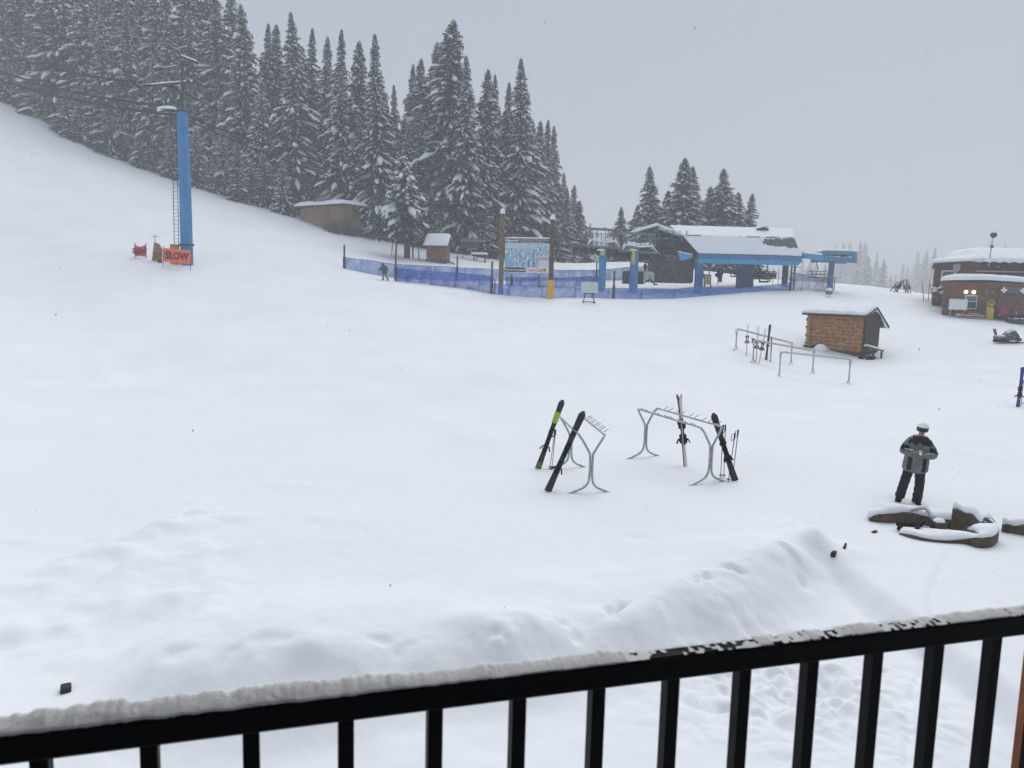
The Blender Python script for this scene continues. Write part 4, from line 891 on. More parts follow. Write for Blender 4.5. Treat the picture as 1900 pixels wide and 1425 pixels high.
# loose things around the station
b = W(1310, 548, YS + .6); g = hz(b.x, b.y); t = thing("ladder", "leaning dark access ladder just inside the station's front pillar", "ladder", (b.x, b.y, g)); 
for sx in (0, .62):
    m = MB(); m.beam((sx, 0, -.2), (sx - .55, .5, 3.5), .07); part("rail", m, BLACK, t)
for k in range(9):
    m = MB(); f = (k + .7) / 10; m.beam((-.55 * f, .5 * f, 3.6 * f - .1), (.62 - .55 * f, .5 * f, 3.6 * f - .1), .045); part("rung", m, BLACK, t)
b = W(1311, 548, YS - .3); g = hz(b.x, b.y); t = thing("notice_board", "small framed yellow notice behind the net at the front pillar", "sign", (b.x, b.y, g)); m = MB(); m.box((0, 0, 1.5), (.75, .05, .95)); part("frame", m, DSTEEL, t); m = MB(); m.box((0, -.035, 1.5), (.6, .02, .8)); part("print", m, mat("olive_print", (.35, .30, .14), .7, .5, 8), t); m = MB(); m.beam((-.33, 0, -.3), (-.33, 0, 1.1), .06); m.beam((.33, 0, -.3), (.33, 0, 1.1), .06); part("leg", m, DSTEEL, t)
b = W(1332, 523, 86); zz = b.z; t = thing("diamond_sign", "black diamond warning sign on a post under the canopy", "sign", b); m = MB(); m.box((0, 0, 1.15), (.95, .04, .95), M=Matrix.Rotation(R(45), 3, 'Y') @ Matrix.Diagonal((1, 1, .8)).to_3x3()); part("plate", m, BLACK, t); m = MB(); m.beam((.0, .05, -.5), (0, .05, 1.2), .07); part("post", m, BLACK, t); t.scale = (.78, 1, .62)
b = W(1394, 500, 92)
for px, py, hh, lab in ((1434, 525, 1.7, "thin marker pole right of the bunched chairs"), (1444, 522, 1.4, "shorter thin marker pole next to the station's right pillar")):
    p = W(px, py, 89); m = MB(); m.tube([(0, 0, -.5), (0, 0, hh)], .035, 5); tag(raw("marker_pole", m, BARK), lab, "pole", "marker poles near the chairs").location = p
b = W(1173, 526, 81); t = thing("stacked_crate", "dark slatted crate with snow on top between the two masts", "crate", b, R(5)); m = MB(); m.box((0, 0, .6), (1.9, 1.2, 1.3)); part("body", m, mat("crate_wood", (.045, .035, .03), .8, .5, 4, dust=.12, dust_scale=8), t); m = MB(); snow_roof(m, -.98, .98, -.62, .62, 1.255, .2, nu=10, nv=6); part("snow_cap", m, SNOW, t, smooth=True)
m = MB()
for x in (-.97, 0, .97): m.box((x, -.63, .6), (.08, .06, 1.3))
part("slat", m, DSTEEL, t)
b = W(1202, 521, 82); t = thing("control_box", "low white cabinet with snow on it beside the slatted crate", "cabinet", b); m = MB(); m.box((0, 0, .35), (1.25, .8, .8), bev=.04); part("body", m, WHITE, t); m = MB(); m.box((.2, -.41, .35), (.5, .02, .5)); part("door", m, mat("grey_door", (.5, .52, .53), .6), t); m = MB(); snow_roof(m, -.66, .66, -.42, .42, .755, .2, nu=10, nv=6); part("snow_cap", m, SNOW, t, smooth=True)
b = W(1206, 529, 79.5); t = thing("shovel", "dark bent tool lying on the snow below the white cabinet", "tool", b, R(-20)); m = MB(); m.tube([(-.8, 0, .1), (-.1, 0, .55), (.1, 0, .5), (.5, 0, .1)], [.07, .09, .09, .07], 6); part("handle", m, BLACK, t); m = MB(); m.box((.55, 0, .08), (.45, .3, .12), bev=.03); part("blade", m, BLACK, t)
# ------------------------------------------------------------------ first aid building on the right
YP = 70.0; c0 = W(1747, 585, YP); pz = W(1810, 592, YP).z
pb = thing("patrol_building", "long brown timber building with lit lamps and a first aid sign", "building", (c0.x, c0.y, pz), R(-7))
inv = rootm(pb).inverted(); PL = lambda px, py, Y=YP: inv @ W(px, py, Y)
def plx(px): # local x on the front wall plane
    o = inv @ EYE; d = (inv.to_3x3() @ ray(px, 560)); t = -o.y / d.y; return (o + d * t).x
def plxy(px, y):
    o = inv @ EYE; d = (inv.to_3x3() @ ray(px, 540)); return (o + d * ((y - o.y) / d.y)).x
def plz(px, py, y=0.0):
    o = inv @ EYE; d = (inv.to_3x3() @ ray(px, py)); t = (y - o.y) / d.y; return (o + d * t).z
xa, xb = plx(1749), plx(2010); zt = plz(1760, 527)
def splay(mb, x0, y0):      # the left end walls run back at the angle of the building's splayed end
    o = inv @ EYE; sl = (x0 - o.x) / (y0 - o.y) * .97
    mb.v = [(x + sl * max(0, y - y0) * max(0, min(1.05, (xb - x) / (xb - x0))), y, z) for x, y, z in mb.v]; return mb
m = MB(); m.box(((xa + xb) / 2, 3.0, zt / 2 - .8), (xb - xa, 6.0, zt + 1.6)); wall = part("wall", splay(m, xa, 0), SIDING, pb)
m = MB(); m.box(((xa + xb) / 2, -.32, zt + .02), (xb - xa + .5, .12, .36)); part("fascia", m, mat("fascia_brown", (.17, .07, .035), .8, .3, 2), pb)
m = MB(); m.box(((xa + xb) / 2, 2.6, zt + .22), (xb - xa + .7, 6.0, .10)); rf = part("roof", splay(m, xa, 0), DWOOD, pb)
m = MB()
def wavy(u, v): return .25 * math.sin(3 + 9 * u) * (v > .1) * max(0, 1 - v) + (.9 * max(0, v - .2) ** 1 if u < .5 else .6 * max(0, v - .2))
snow_roof(m, xa - .35, xb + .3, -.45, 5.5, zt + .275, .55, nu=70, nv=12, rough=.10, zf=lambda u, v: .22 * math.exp(-((u - .28) / .12) ** 2) * (1 - v) + .06 * math.sin(u * 17)); part("snow_cap", splay(m, xa, 0), SNOW, rf, smooth=True)
# upper storey set back
yu = 6.05; zu0 = zt - .2; zu1 = plz(1790, 488, yu); xua = plxy(1731, yu)
zlo = plz(1740, 494, yu); xub = xb; xm = plxy(1811, yu)
m = MB(); m.prism([(xua, -1.4), (xub, -1.4), (xub, zu1 + .2), (xm, zu1 + .2), (xua, zlo - .05)], yu, yu + 7, ax='y'); up = part("upper_wall", splay(m, xua, yu), mat("upper_siding", (.13, .055, .042), .8, .35, 2.0, wave=('Z', 1.6, .5), dust=.04, dust_scale=7), pb)
m = MB(); m.box(((xm + xub) / 2 + .1, yu - .06, (zu1 + zt) / 2), (xub - xm, .10, zu1 - zt + .5)); part("dark_cladding", m, mat("dark_cladding", (.035, .027, .033), .85, .3, 2, dust=.05, dust_scale=6), pb)
m = MB(); m.prism([(xua - .35, zlo - .02), (xm + .1, zu1 + .1), (xm + .1, zu1 + .34), (xua - .35, zlo + .24)], yu - .5, yu + 7.2, ax='y'); m.box(((xm + xub) / 2 + .1, yu + 3.3, zu1 + .25), (xub - xm, 7.6, .18)); rf2 = part("upper_roof", splay(m, xua, yu), DWOOD, pb)
m = MB(); snow_roof(m, xua - .45, xm + .3, yu - .6, yu + 7, zlo + .24, .45, nu=16, nv=10, zf=lambda u, v: (zu1 - zlo) * u + .05); part("snow_cap", splay(m, xua, yu), SNOW, rf2, smooth=True)
zr = plz(1820, 461, yu + 4); m = MB(); xh = xm - .9
def hip(u, v):
    x = xh + (xub + .3 - xh) * u; y = yu - .6 + 7.4 * v; e = min(1, u * 9 * .55); s = min(1, v / .42)
    return (x, y, zu1 + .36 + (zr - zu1 - .36) * min(s, e) ** .9 + .05 * math.sin(7 * x))
m.slab(hip, 44, 12, .25); part("hip_snow", m, SNOW, rf2, smooth=True)
m = MB(); m.box((xm + 2.0, yu - .16, zu1 - .75), (4.6, .05, .1)); part("conduit", m, STEEL, pb)
x = plxy(1755, yu); m = MB(); m.box((x + .05, yu - .04, plz(1752, 517, yu)), (1.25, .06, 1.6)); w = part("window", m, WHITE, pb); m = MB(); m.box((x + .05, yu - .08, plz(1752, 517, yu)), (1.05, .04, 1.4)); part("pane", m, GLASS, w)
m = MB(); sx, sz = plxy(1770, yu), plz(1770, 497, yu); m.add([(sx - .32, yu - .12, sz + .4), (sx + .32, yu - .12, sz + .4), (sx + .32, yu - .12, sz - .15), (sx, yu - .12, sz - .55), (sx - .32, yu - .12, sz - .15), (sx - .32, yu - .04, sz + .4), (sx + .32, yu - .04, sz + .4), (sx + .32, yu - .04, sz - .15), (sx, yu - .04, sz - .55), (sx - .32, yu - .04, sz - .15)], [(0, 1, 2, 3, 4), (9, 8, 7, 6, 5)] + [(i, i + 5, (i + 1) % 5 + 5, (i + 1) % 5) for i in range(5)]); part("shield", m, STEEL, pb)
def onwall(name, px0, px1, py0, py1, mt, dep=.08, par=None, y=0.0, **k):
    xa_, xb_ = plx(px0), plx(px1); pm = (px0 + px1) / 2; za, zb2 = plz(pm, py1, y), plz(pm, py0, y); m = MB(); m.box(((xa_ + xb_) / 2, y - dep / 2, (za + zb2) / 2), (xb_ - xa_, dep, zb2 - za), bev=.01); return part(name, m, mt, par or pb, **k)
w = onwall("window", 1790, 1812, 548, 573, WHITE, .08); onwall("pane", 1791.5, 1810.5, 549.5, 558.5, GLASS, .12, w); onwall("pane", 1791.5, 1810.5, 560, 571.5, mat("dark_glass", (.03, .035, .035), .2), .12, w)
d = onwall("door", 1847, 1862, 553, 592, mat("maroon_door", (.11, .03, .035), .7, .2, 3), .06); onwall("pane", 1851, 1859, 555, 570, mat("door_glass", (.09, .10, .10), .3), .10, d)
sg = onwall("sign", 1850, 1899, 531.5, 544.5, mat("sign_navy", (.02, .03, .04), .6), .10, y=-.39)
for px in (1855.5, 1890.5):
    cx_, cz_ = plx(px), plz(px, 538 + (px - 1855) * .03, -.5); m = MB(); m.box((cx_, -.50, cz_), (.52, .03, .17)); m.box((cx_, -.503, cz_), (.17, .03, .52)); part("white_cross", m, WHI, sg)
    m = MB(); m.box((cx_, -.485, cz_), (.62, .03, .60)); part("cross_field", m, mat("cross_maroon", (.16, .03, .05), .7), sg)
cx_ = plx(1873)
for body, py, s_ in (("DISCOVERY", 534.6, .22), ("PATROL &", 538.3, .19), ("FIRST AID", 542.0, .20)): text("lettering", body, s_, mat("sign_grey_ink", (.42, .45, .47), .6), sg, FRONT((cx_, -.50, plz(1873, py, -.5))), ext=.006, bold=-.002)
LAMP = mat("lit_bulb", (1, .85, .6), .4, emit=((1, .80, .52), 3.2))
for px, py in ((1788.5, 541.5), (1803, 542)):
    m = MB(); x_, z_ = plx(px), plz(px, py, -.2); m.ball((x_, -.22, z_), .16, 10, 8); lp = part("lamp", m, LAMP, pb); m = MB(); m.box((x_, -.06, z_ + .14), (.12, .3, .08)); part("bracket", m, DSTEEL, lp)
# things along that wall
def at_wall(px, py, y): x_ = plx(px); p = rootm(pb) @ V((x_, y, 0)); return V((p.x, p.y, hz(p.x, p.y)))
b = at_wall(1769, 570, -.9); t = thing("rescue_toboggan_cabinet", "white cabinet on thin legs under the building's roof corner", "cabinet", (b.x, b.y, W(1769, 577, YP - 1).z - .55), R(-7)); m = MB(); m.box((-.25, 0, 1.15), (.75, .6, .95), bev=.03); m.box((.42, 0, 1.13), (.58, .6, .93), bev=.03); part("body", m, WHITE, t)
for sx in (-.55, .0, .62):
    m = MB(); m.beam((sx, 0, -.7), (sx, 0, .7), .06); part("leg", m, STEEL, t)
for k, (px, lab) in enumerate(((1783, "red sled with snow in it just right of the white cabinet legs"), (1799, "longer red sled under the building's window"))):
    b = at_wall(px, 588, -1.0); t = thing("rescue_sled", lab, "sled", b, R(-12 + 4 * k), "sleds along the first aid building"); m = MB()
    m.slab(lambda u, v: (-.85 + 1.7 * u, -.3 + .6 * v, .18 + .22 * abs(2 * v - 1) ** 2 + (.35 * max(0, .25 - u) * 3)), 12, 6, .06); part("shell", m, RED, t); m = MB(); m.slab(lambda u, v: (-.7 + 1.5 * u, -.26 + .52 * v, .34 + .12 * math.sin(math.pi * u) * math.sin(math.pi * v)), 10, 6, .1); part("snow_fill", m, SNOW, t, smooth=True)
b = at_wall(1830, 592, -.8); t = thing("fuel_dispenser", "yellow upright hand cart at the building's doorway", "hand cart", b, R(-7)); YL = mat("cart_yellow", (.50, .38, .03), .6, .3, 4, dust=.04); m = MB(); m.box((0, 0, .55), (.55, .4, 1.1), bev=.06); part("body", m, YL, t); m = MB(); m.tube(smooth_path([(-.2, 0, 1.1), (-.22, 0, 1.5), (.05, 0, 1.72), (.3, 0, 1.6), (.32, .05, 1.35), (.12, 0, 1.25)]), .05, 7); part("handle", m, YL, t); m = MB(); m.ball((.05, -.1, 1.3), .14, 10, 8); part("reel", m, YL, t); t.name = "hand_cart"
b = at_wall(1855, 592, -.7); t = thing("red_bin", "red plastic bin against the maroon door", "bin", b, R(-7)); m = MB(); m.box((0, 0, .85), (.72, .5, .8), bev=.08); part("body", m, RED, t); m = MB(); m.box((0, 0, 1.28), (.78, .55, .08), bev=.02); part("lid", m, RED, t)
b = at_wall(1878, 598, -1.2); t = thing("tyre_stack", "low black snow blower by the building's base", "machine", b, R(-7)); t.name = "snow_blower"; m = MB(); m.box((0, 0, .5), (1.2, .7, .5), bev=.1); part("body", m, BLACK, t); m = MB(); m.box((-.2, -.45, .25), (1.5, .4, .5), bev=.08); part("auger_housing", m, DSTEEL, t)
for sx in (-.6, .6): m = MB(); m.tube([(sx, .1 - .09, .25), (sx, .1 + .09, .25)], .28, 12); part("wheel", m, BLACK, t)
m = MB(); m.tube([(.1, .3, .6), (.2, .9, 1.1)], .04, 6); part("handle", m, DSTEEL, t)
# roof mast with floodlight
p = V((plxy(1829, yu - .2), 0, plz(1829, 484, yu - .2))); q = V((0, 0, plz(1832, 441, yu - .2)))
rw = rootm(pb) @ V((p.x, yu - .3, zu1 + .3)); t = thing("floodlight_mast", "thin mast with a round floodlight head above the dark upper wall", "light mast", rw, R(-7)); hgt = q.z - p.z + .1
m = MB(); m.tube([(0, 0, -.6), (.1, 0, hgt)], .05, 6); part("pole", m, STEEL, t); m = MB(); m.tube([(.12, -.12, hgt + .1), (.12, .12, hgt + .1)], [.30, .24], 14); part("lamp_head", m, DSTEEL, t); m = MB(); m.ball((.12, 0, hgt + .28), .22, 10, 5, (1.1, .8, .5), .05, zmin=0); part("snow_cap", m, SNOW, t, smooth=True); m = MB(); m.box((.07, -.08, hgt - 1.0), (.2, .2, .25)); part("junction_box", m, DSTEEL, t)
b = W(1738, 548, YP + 3); t = thing("wreath_post", "small snowy shrub stump at the building's left corner", "shrub", (b.x, b.y, b.z)); t.name = "corner_shrub"; m = MB(); g = random.Random(8)
for k in range(40): a = g.uniform(0, 6.28); m.tube([(0, 0, -.8), (math.cos(a) * .3, math.sin(a) * .3, g.uniform(-.2, .3)), (math.cos(a) * g.uniform(.3, .7), math.sin(a) * .5, g.uniform(.2, .9))], [.03, .02, .01], 4)
part("twigs", m, BR, t); m = MB()
for k in range(7): m.ball((g.uniform(-.5, .5), g.uniform(-.4, .3), g.uniform(0, .8)), g.uniform(.1, .2), 8, 6, (1.3, 1, .7), .1)
part("snow_load", m, SNOW, t, smooth=True)

# ------------------------------------------------------------------ log cabin
pA, pB = W(1501, 640, 56.5), W(1593, 656, 53.8); dd = pB - pA; dd.z = 0; ln = dd.length; rz = math.atan2(dd.y, dd.x)
lc = thing("log_cabin", "little orange log cabin with a steep snow buried roof behind the ski racks", "cabin", (pA.x, pA.y, pB.z), rz)
wd = 2.7; zt = 2.52; m = MB()
nlog = 9; r = zt / nlog / 2 * 1.0
for k in range(nlog):
    z = (k + .5) * zt / nlog + .1
    for y in (0, wd): ex = .22 + .07 * (k % 2); m.tube([(-ex, y, z), (ln + .12, y, z)], r, 9)
    for x in (0, ln): m.tube([(x, -.2, z + (zt / nlog) * .5 * 0), (x, wd + .12, z)], r * .96, 9)
part("log_wall", m, LOGW, lc); m = MB(); m.box((ln / 2, wd / 2, zt / 2 - .4), (ln + .06, wd + .06, zt + .8)); part("joint_shade", m, DWOOD, lc)  # inner box kept dark, putting the shade between the logs into colour
hr = .62; m = MB(); m.prism([(-.10, zt - .05), (wd + .1, zt - .05), (wd / 2, zt + hr - .1)], ln - .12, ln + .16); part("gable", m, DWOOD, lc)
m = MB(); m.box((ln + .20, wd / 2 + .1, zt / 2 - .1), (.07, wd - .3, zt)); dr = part("door_wall", m, mat("dark_boards", (.05, .033, .027), .85, .4, 3, wave=('Y', 2.2, .5), dust=.07), lc)
m = MB()
for sgn, ye in ((-1, -.42), (1, wd + .95)):
    ze = zt + .02 if sgn < 0 else zt - .78; m.add([(-.5, ye, ze), (ln + .5, ye, ze), (ln + .5, wd / 2, zt + hr), (-.5, wd / 2, zt + hr), (-.5, ye, ze + .14), (ln + .5, ye, ze + .14), (ln + .5, wd / 2, zt + hr + .14), (-.5, wd / 2, zt + hr + .14)], [(0, 1, 2, 3), (4, 7, 6, 5), (0, 4, 5, 1), (1, 5, 6, 2), (2, 6, 7, 3), (3, 7, 4, 0)])
rf = part("roof", m, mat("black_roof_edge", (.02, .02, .022), .8, .3, 3, dust=.04), lc)
m = MB()
def cs(u, v):
    x = -.55 + (ln + 1.0) * u; y = -.36 + (wd + 1.34) * v; s = (y + .42) / (wd / 2 + .42) if y < wd / 2 else None
    zz = zt + .02 + hr * max(0, min(1, s)) if s is not None else zt - .78 + (hr + .78) * (wd + .95 - y) / (wd / 2 + .95)
    e = min(1, 9 * min(u, 1 - u)); e = math.sqrt(1 - (1 - e) ** 2)
    return (x, y, zz + .16 + .17 * (.35 + .65 * e) + .04 * math.sin(5 * x + 3 * y))
m.slab(cs, 26, 18, .28); part("snow_cap", m, SNOW, rf, smooth=True)
m = MB(); m.beam((ln + .25, wd * .15, .55), (ln + 1.3, wd * .35, .25), .5, .08); m.beam((ln + .9, .3, -.3), (ln + .9, .3, .4), .1); m.beam((ln + 1.2, .9, -.3), (ln + 1.2, .9, .4), .1); part("ramp", m, DWOOD, lc); m = MB(); m.slab(lambda u, v: (ln + .25 + 1.05 * u, wd * (.05 + .2 * u) + .5 * v, .60 - .3 * u + .1 * math.sin(math.pi * v)), 8, 5, .08); part("ramp_snow", m, SNOW, lc, smooth=True)
m = MB(); m.slab(lambda u, v: (.2 + 1.5 * u, -1.1 + 1.1 * v, -.05 + .55 * math.sin(math.pi * u) ** .6 * v ** .7), 12, 8, .3); part("drift", m, SNOW, lc, smooth=True)
b = W(1611, 668, 53); m = MB(); g = random.Random(2)
for k in range(6): m.ball((g.uniform(-.5, .5), g.uniform(-.3, .3), .08), g.uniform(.08, .16), 7, 5, (1.4, 1, .8), .2)
m.beam((-.5, 0, .1), (.45, .1, .25), .1); tag(raw("firewood_scrap", m, BLACK), "dark scraps lying on the snow below the cabin's ramp", "debris").location = (b.x, b.y, hz(b.x, b.y))
b = W(1503, 642, 55.6); m = MB(); m.beam((-.45, 0, .1), (.45, 0, .16), .25, .22); tag(raw("cut_log", m, DWOOD), "short dark log half buried under the cabin's left corner", "log").location = (b.x, b.y, hz(b.x, b.y))

# ------------------------------------------------------------------ ski racks
def rack(A, B, lab, h=1.36, sp=.27, ft=.60, npeg=9, r=.028, arm=1.0, grp="tubular steel ski racks"):
    A, B = V(A), V(B); d = B - A; d.z = 0; L = d.length; t = thing("ski_rack", lab, "ski rack", A, math.atan2(d.y, d.x), grp); dz = B.z - A.z
    for s in (-1, 1):
        def end(x, z0): return [(x, s * ft, z0 - .05), (x, s * (ft * .45), z0 + .07), (x, s * .10, z0 + .17), (x, s * .035, z0 + .36), (x, s * .033, z0 + h * .62), (x, s * (.06), z0 + h * .70), (x, s * sp * .8, z0 + h * .92), (x + (.05 if x < L / 2 else -.05), s * sp, z0 + h * .98)]
        e0, e1 = end(0, 0), end(L, dz); pts = e0 + [(.16, s * (sp + .01), h), (L * .5, s * (sp + .01), h + dz / 2), (L - .16, s * (sp + .01), h + dz)] + e1[::-1]
        m = MB(); m.tube(smooth_path(pts, 5), r, 8); tb = part("bent_tube", m, STEEL, t, smooth=True)
        for k in range(npeg):
            x = .25 + (L - .5) * (k + .5 * (k % 2) * .4) / (npeg - .6); z = h + dz * x / L; m = MB(); m.tube([(x, s * (sp), z + .01), (x, s * (sp + .15), z + .09)], r * .38, 5); part("peg", m, STEEL, t)
    for x, z0 in ((0, 0), (L, dz)):
        m = MB(); m.box((x, 0, z0 + h * .5), (.03, .085, .05)); part("weld_plate", m, STEEL, t)
    return t
def gp(px, py): p = G(px, py); return p
rA0, rA1 = gp(1095, 914), gp(1057, 868); rB0, rB1 = gp(1316, 896), gp(1196, 848)
rackA = rack(rA0, rA1, "near ski rack with two black pairs of skis leaning on it", sp=.29)
rackB = rack(rB0, rB1, "near ski rack holding the white skis, right of the one with the lime banded skis", sp=.29)
def far(px, py, Y): p = W(px, py, Y); return V((p.x, p.y, hz(p.x, p.y)))
rack(far(1365, 650, 52), far(1468, 663, 50), "backmost of the three racks in front of the log cabin", npeg=7, r=.034)
rack(far(1397, 669, 48), far(1508, 684, 46), "middle rack of the three in front of the log cabin", npeg=7, r=.034)
rack(far(1446, 696, 43), far(1575, 706, 42.2), "empty nearest rack of the three in front of the log cabin", npeg=7, r=.034)
b = W(1523, 646, 55); m = MB(); m.ball((0, 0, .0), .40, 14, 8, (1.1, .9, .75), .06); tag(raw("snow_lump", m, SNOW, smooth=True), "rounded lump of snow beside the cabin's log wall", "snow lump").location = b

# ------------------------------------------------------------------ skis and poles
def skis(base, top, lab, mt, mt2=None, w=.105, band=None, bind=(.42, .55), gap=.05, roll=0.0, split=0.0, bcol=None, name="ski_pair", grp="skis parked on the snow", tipc=None):
    """two skis base to base standing on their tails; base/top are world points of the pair's axis"""
    base, top = V(base), V(top); z = top - base; L = z.length; z.normalize(); x = (_r - z * _r.dot(z)).normalized(); x = (Matrix.Rotation(roll, 3, z) @ x); y = z.cross(x)
    t = thing(name, lab, "skis", base, 0, grp); M = Matrix((x, y, z)).transposed()
    for s in (-1, 1):
        m = MB(); m2 = MB(); n = 22; o = 0; vs = []
        for i in range(n + 1):
            u = i / n; hw = w * (.5 - .14 * math.sin(math.pi * min(1, u / .95)) ) * (1 if u < .93 else math.sqrt(max(.02, 1 - ((u - .93) / .07) ** 2 * .95))); cam_ = .012 * math.sin(math.pi * u) + (.55 * max(0, u - .90) ** 1.3 * 1.6 if u > .9 else 0)
            off = s * (.012 + cam_ * (1 if u > .9 else -.0)) + s * split * (u - .35) * (1 if u > .35 else .3)
            vs += [(-hw + s * gap * .12, off, u * L), (hw + s * gap * .12, off, u * L), (hw + s * gap * .12, off + s * .016, u * L), (-hw + s * gap * .12, off + s * .016, u * L)]
        vs = [M @ V(v) for v in vs]
        fs = [(4 * i + j, 4 * i + (j + 1) % 4, 4 * i + 4 + (j + 1) % 4, 4 * i + 4 + j) for i in range(n) for j in range(4)] + [(3, 2, 1, 0), (4 * n, 4 * n + 1, 4 * n + 2, 4 * n + 3)]
        lo = MB().add(vs, fs); sk = part("ski", lo, (mt if (s < 0 or mt2 is None) else mt2), t)
        if band:
            for (u0, u1, bm_) in band:
                lo = MB(); hw = w * .42; off = s * .022
                lo.add([M @ V(q) for q in [(-hw, off + s * .008, u0 * L), (hw, off + s * .008, u0 * L), (hw * 1.1, off + s * .008, u1 * L), (-hw * 1.1, off + s * .008, u1 * L), (-hw, off - s * .010, u0 * L), (hw, off - s * .010, u0 * L), (hw * 1.1, off - s * .010, u1 * L), (-hw * 1.1, off - s * .010, u1 * L)]], [(0, 1, 2, 3), (7, 6, 5, 4), (0, 4, 5, 1), (1, 5, 6, 2), (2, 6, 7, 3), (3, 7, 4, 0)]); part("colour_band", lo, bm_, sk)
        for k, ub in enumerate(bind):
            lo = MB(); c = V((0, s * .055, ub * L)); lo.box(M @ c, (.085, .085, .20 if k else .24), bev=.02, M=M); lo.box(M @ (c + V((.03 * s, s * .045, .05 if k else -.03))), (.13, .05, .09), bev=.02, M=M); lo.box(M @ V((0, s * .03, ub * L)), (.07, .03, .34), bev=.01, M=M)
            if k == 0: lo.beam(M @ (c + V((-.05, s * .05, .0))), M @ (c + V((-.10, s * .09, -.12))), .03); lo.beam(M @ (c + V((.05, s * .05, 0))), M @ (c + V((.10, s * .09, -.12))), .03)
            part("binding", lo, bcol or BLACK, sk)
    return t
def skis_w(*a, **k): return skis(*a, **k)
def pole(base, top, lab, grp="ski poles stuck in the snow", col=None, r=.011):
    base, top = V(base), V(top); t = thing("ski_pole", lab, "ski pole", base, 0, grp); d = top - base; L = d.length; n = d.normalized(); col = col or BLACK
    m = MB(); m.tube([-n * .12, n * (L - .1)], [r * .7, r], 6); part("shaft", m, col, t); m = MB(); m.tube([n * (L - .16), n * (L - .02), n * L], [.019, .021, .017], 8); part("grip", m, BLACK, t)
    m = MB(); m.tube([n * .05, n * .07], .04, 10); part("basket", m, BLACK, t)
    s = n.cross(_f).normalized(); m = MB(); m.tube(smooth_path([n * (L - .03), n * (L - .06) + s * .07, n * (L - .2) + s * .06, n * (L - .15)]), .007, 5); part("strap", m, BLACK, t)
    return t
def M0(v): return v
SKB = mat("black_ski", (.016, .017, .020), .45, .5, 9, dust=.14, dust_scale=26); LIME = mat("lime_band", (.36, .62, .02), .5); LIMD = mat("olive_tail", (.10, .17, .02), .5); SKW = mat("white_ski", (.62, .60, .58), .45, .15, 6, dust=.05); SKP = mat("dark_sidewall_ski", (.06, .045, .05), .5, .3, 5)
def rel(base, tpx, tpy, dY): return W(tpx, tpy, base.y + dY)
b = gp(998, 870); skis(b, rel(b, 1044, 742, .42), "black skis with a lime green band below the tips", SKB, w=.165, band=[(.66, .82, LIME), (.0, .10, LIMD)], bind=(.33, .50), roll=.25)
b = gp(1016, 912); skis(b, rel(b, 1083, 763, .38), "all black skis crossing in front of the left near rack", SKB, w=.175, bind=(.30, .52), roll=.2)
b = gp(1272, 865); skis(b, rel(b, 1260, 731, .30), "white skis with spread bindings leaning inside the right near rack", SKW, SKP, w=.13, bind=(.38, .57), roll=.85, split=.012)
b = gp(1364, 892); skis(b, rel(b, 1323, 766, .35), "black skis tipped against the right end of the near rack", SKB, w=.16, bind=(.36, .52), roll=-.2)
b = gp(1020, 870); pole(b, rel(b, 1030, 797, .2), "left one of two poles behind the lime banded skis"); b = gp(1024, 870); pole(b, rel(b, 1031, 797, .2), "right one of two poles behind the lime banded skis")
b = gp(1337, 886); pole(b, rel(b, 1342, 788, .1), "left pole standing closely behind the tipped black skis"); b = gp(1343, 886); pole(b, rel(b, 1346, 788, .1), "second pole standing closely behind the tipped black skis, its strap hanging free")
b = gp(1351, 894); pole(b, rel(b, 1364, 803, .1), "pole crossing the tipped black skis and leaning out past them"); b = gp(1360, 880); pole(b, rel(b, 1370, 797, .1), "outermost pole right of the tipped black skis")
for (bx, by, tx, ty, Y, w_, mt, roll, spl, lab) in [(1385, 655, 1388, 598, 50.5, .10, SKB, 1.3, .03, "leftmost dark skis at the back rack, tips forked apart"), (1403, 668, 1407, 604, 48.2, .10, SKB, 1.2, .035, "dark skis with forked tips in the middle of the back racks"), (1409, 668, 1421, 608, 48.0, .08, SKW, 1.0, .01, "grey skis slanting at the middle rack with chunky bindings"), (1422, 659, 1429, 602, 50.0, .17, SKB, .1, .0, "broad black snowboard like skis standing at the back rack")]:
    p = W(bx, by, Y); p.z = hz(p.x, p.y); skis(p, W(tx, ty, Y + .25), lab, mt, w=w_, roll=roll, split=spl, grp="skis parked at the far racks")
p = W(1429, 660, 49.6); p.z = hz(p.x, p.y); pole(p, W(1432, 626, 49.7), "left of two thin poles beside the broad black skis", "poles at the far racks", r=.02); p = W(1431, 660, 49.5); p.z = hz(p.x, p.y); pole(p, W(1432.5, 627, 49.6), "right of two thin poles beside the broad black skis", "poles at the far racks", r=.02)
p = W(1398, 628, 48.4); t = thing("ski_glove_bar", "small dark bar hooked on the middle rack's rail", "handle bar", p); t.name = "hook_bar"; m = MB(); m.beam((-.12, 0, 0), (.55, 0, -.25), .07); m.beam((-.05, 0, 0), (-.08, 0, -.3), .05); part("bar", m, BLACK, t); part("hook", MB().beam((.05, 0, -.05), (.12, 0, -.28), .04), STEEL, t)
SKBL = mat("blue_ski", (.015, .03, .22), .45, .2, 4, dust=.05, dust_scale=20)
b = gp(1888.5, 755); skis(b, rel(b, 1898, 681, .3), "single blue pair of skis cut by the picture's right border", SKBL, w=.16, bind=(.30, .45), roll=.1, grp="skis parked on the snow"); b = gp(1894, 753); pole(b, rel(b, 1899, 705, .1), "pole beside the blue skis at the right border", r=.016)
b = W(1905, 757, 33.6); b.z = hz(b.x, b.y)
rack(b, (b.x + 3.2, b.y - .5, hz(b.x + 3.2, b.y - .5)), "rack beyond the right border that the blue skis lean on", npeg=5)
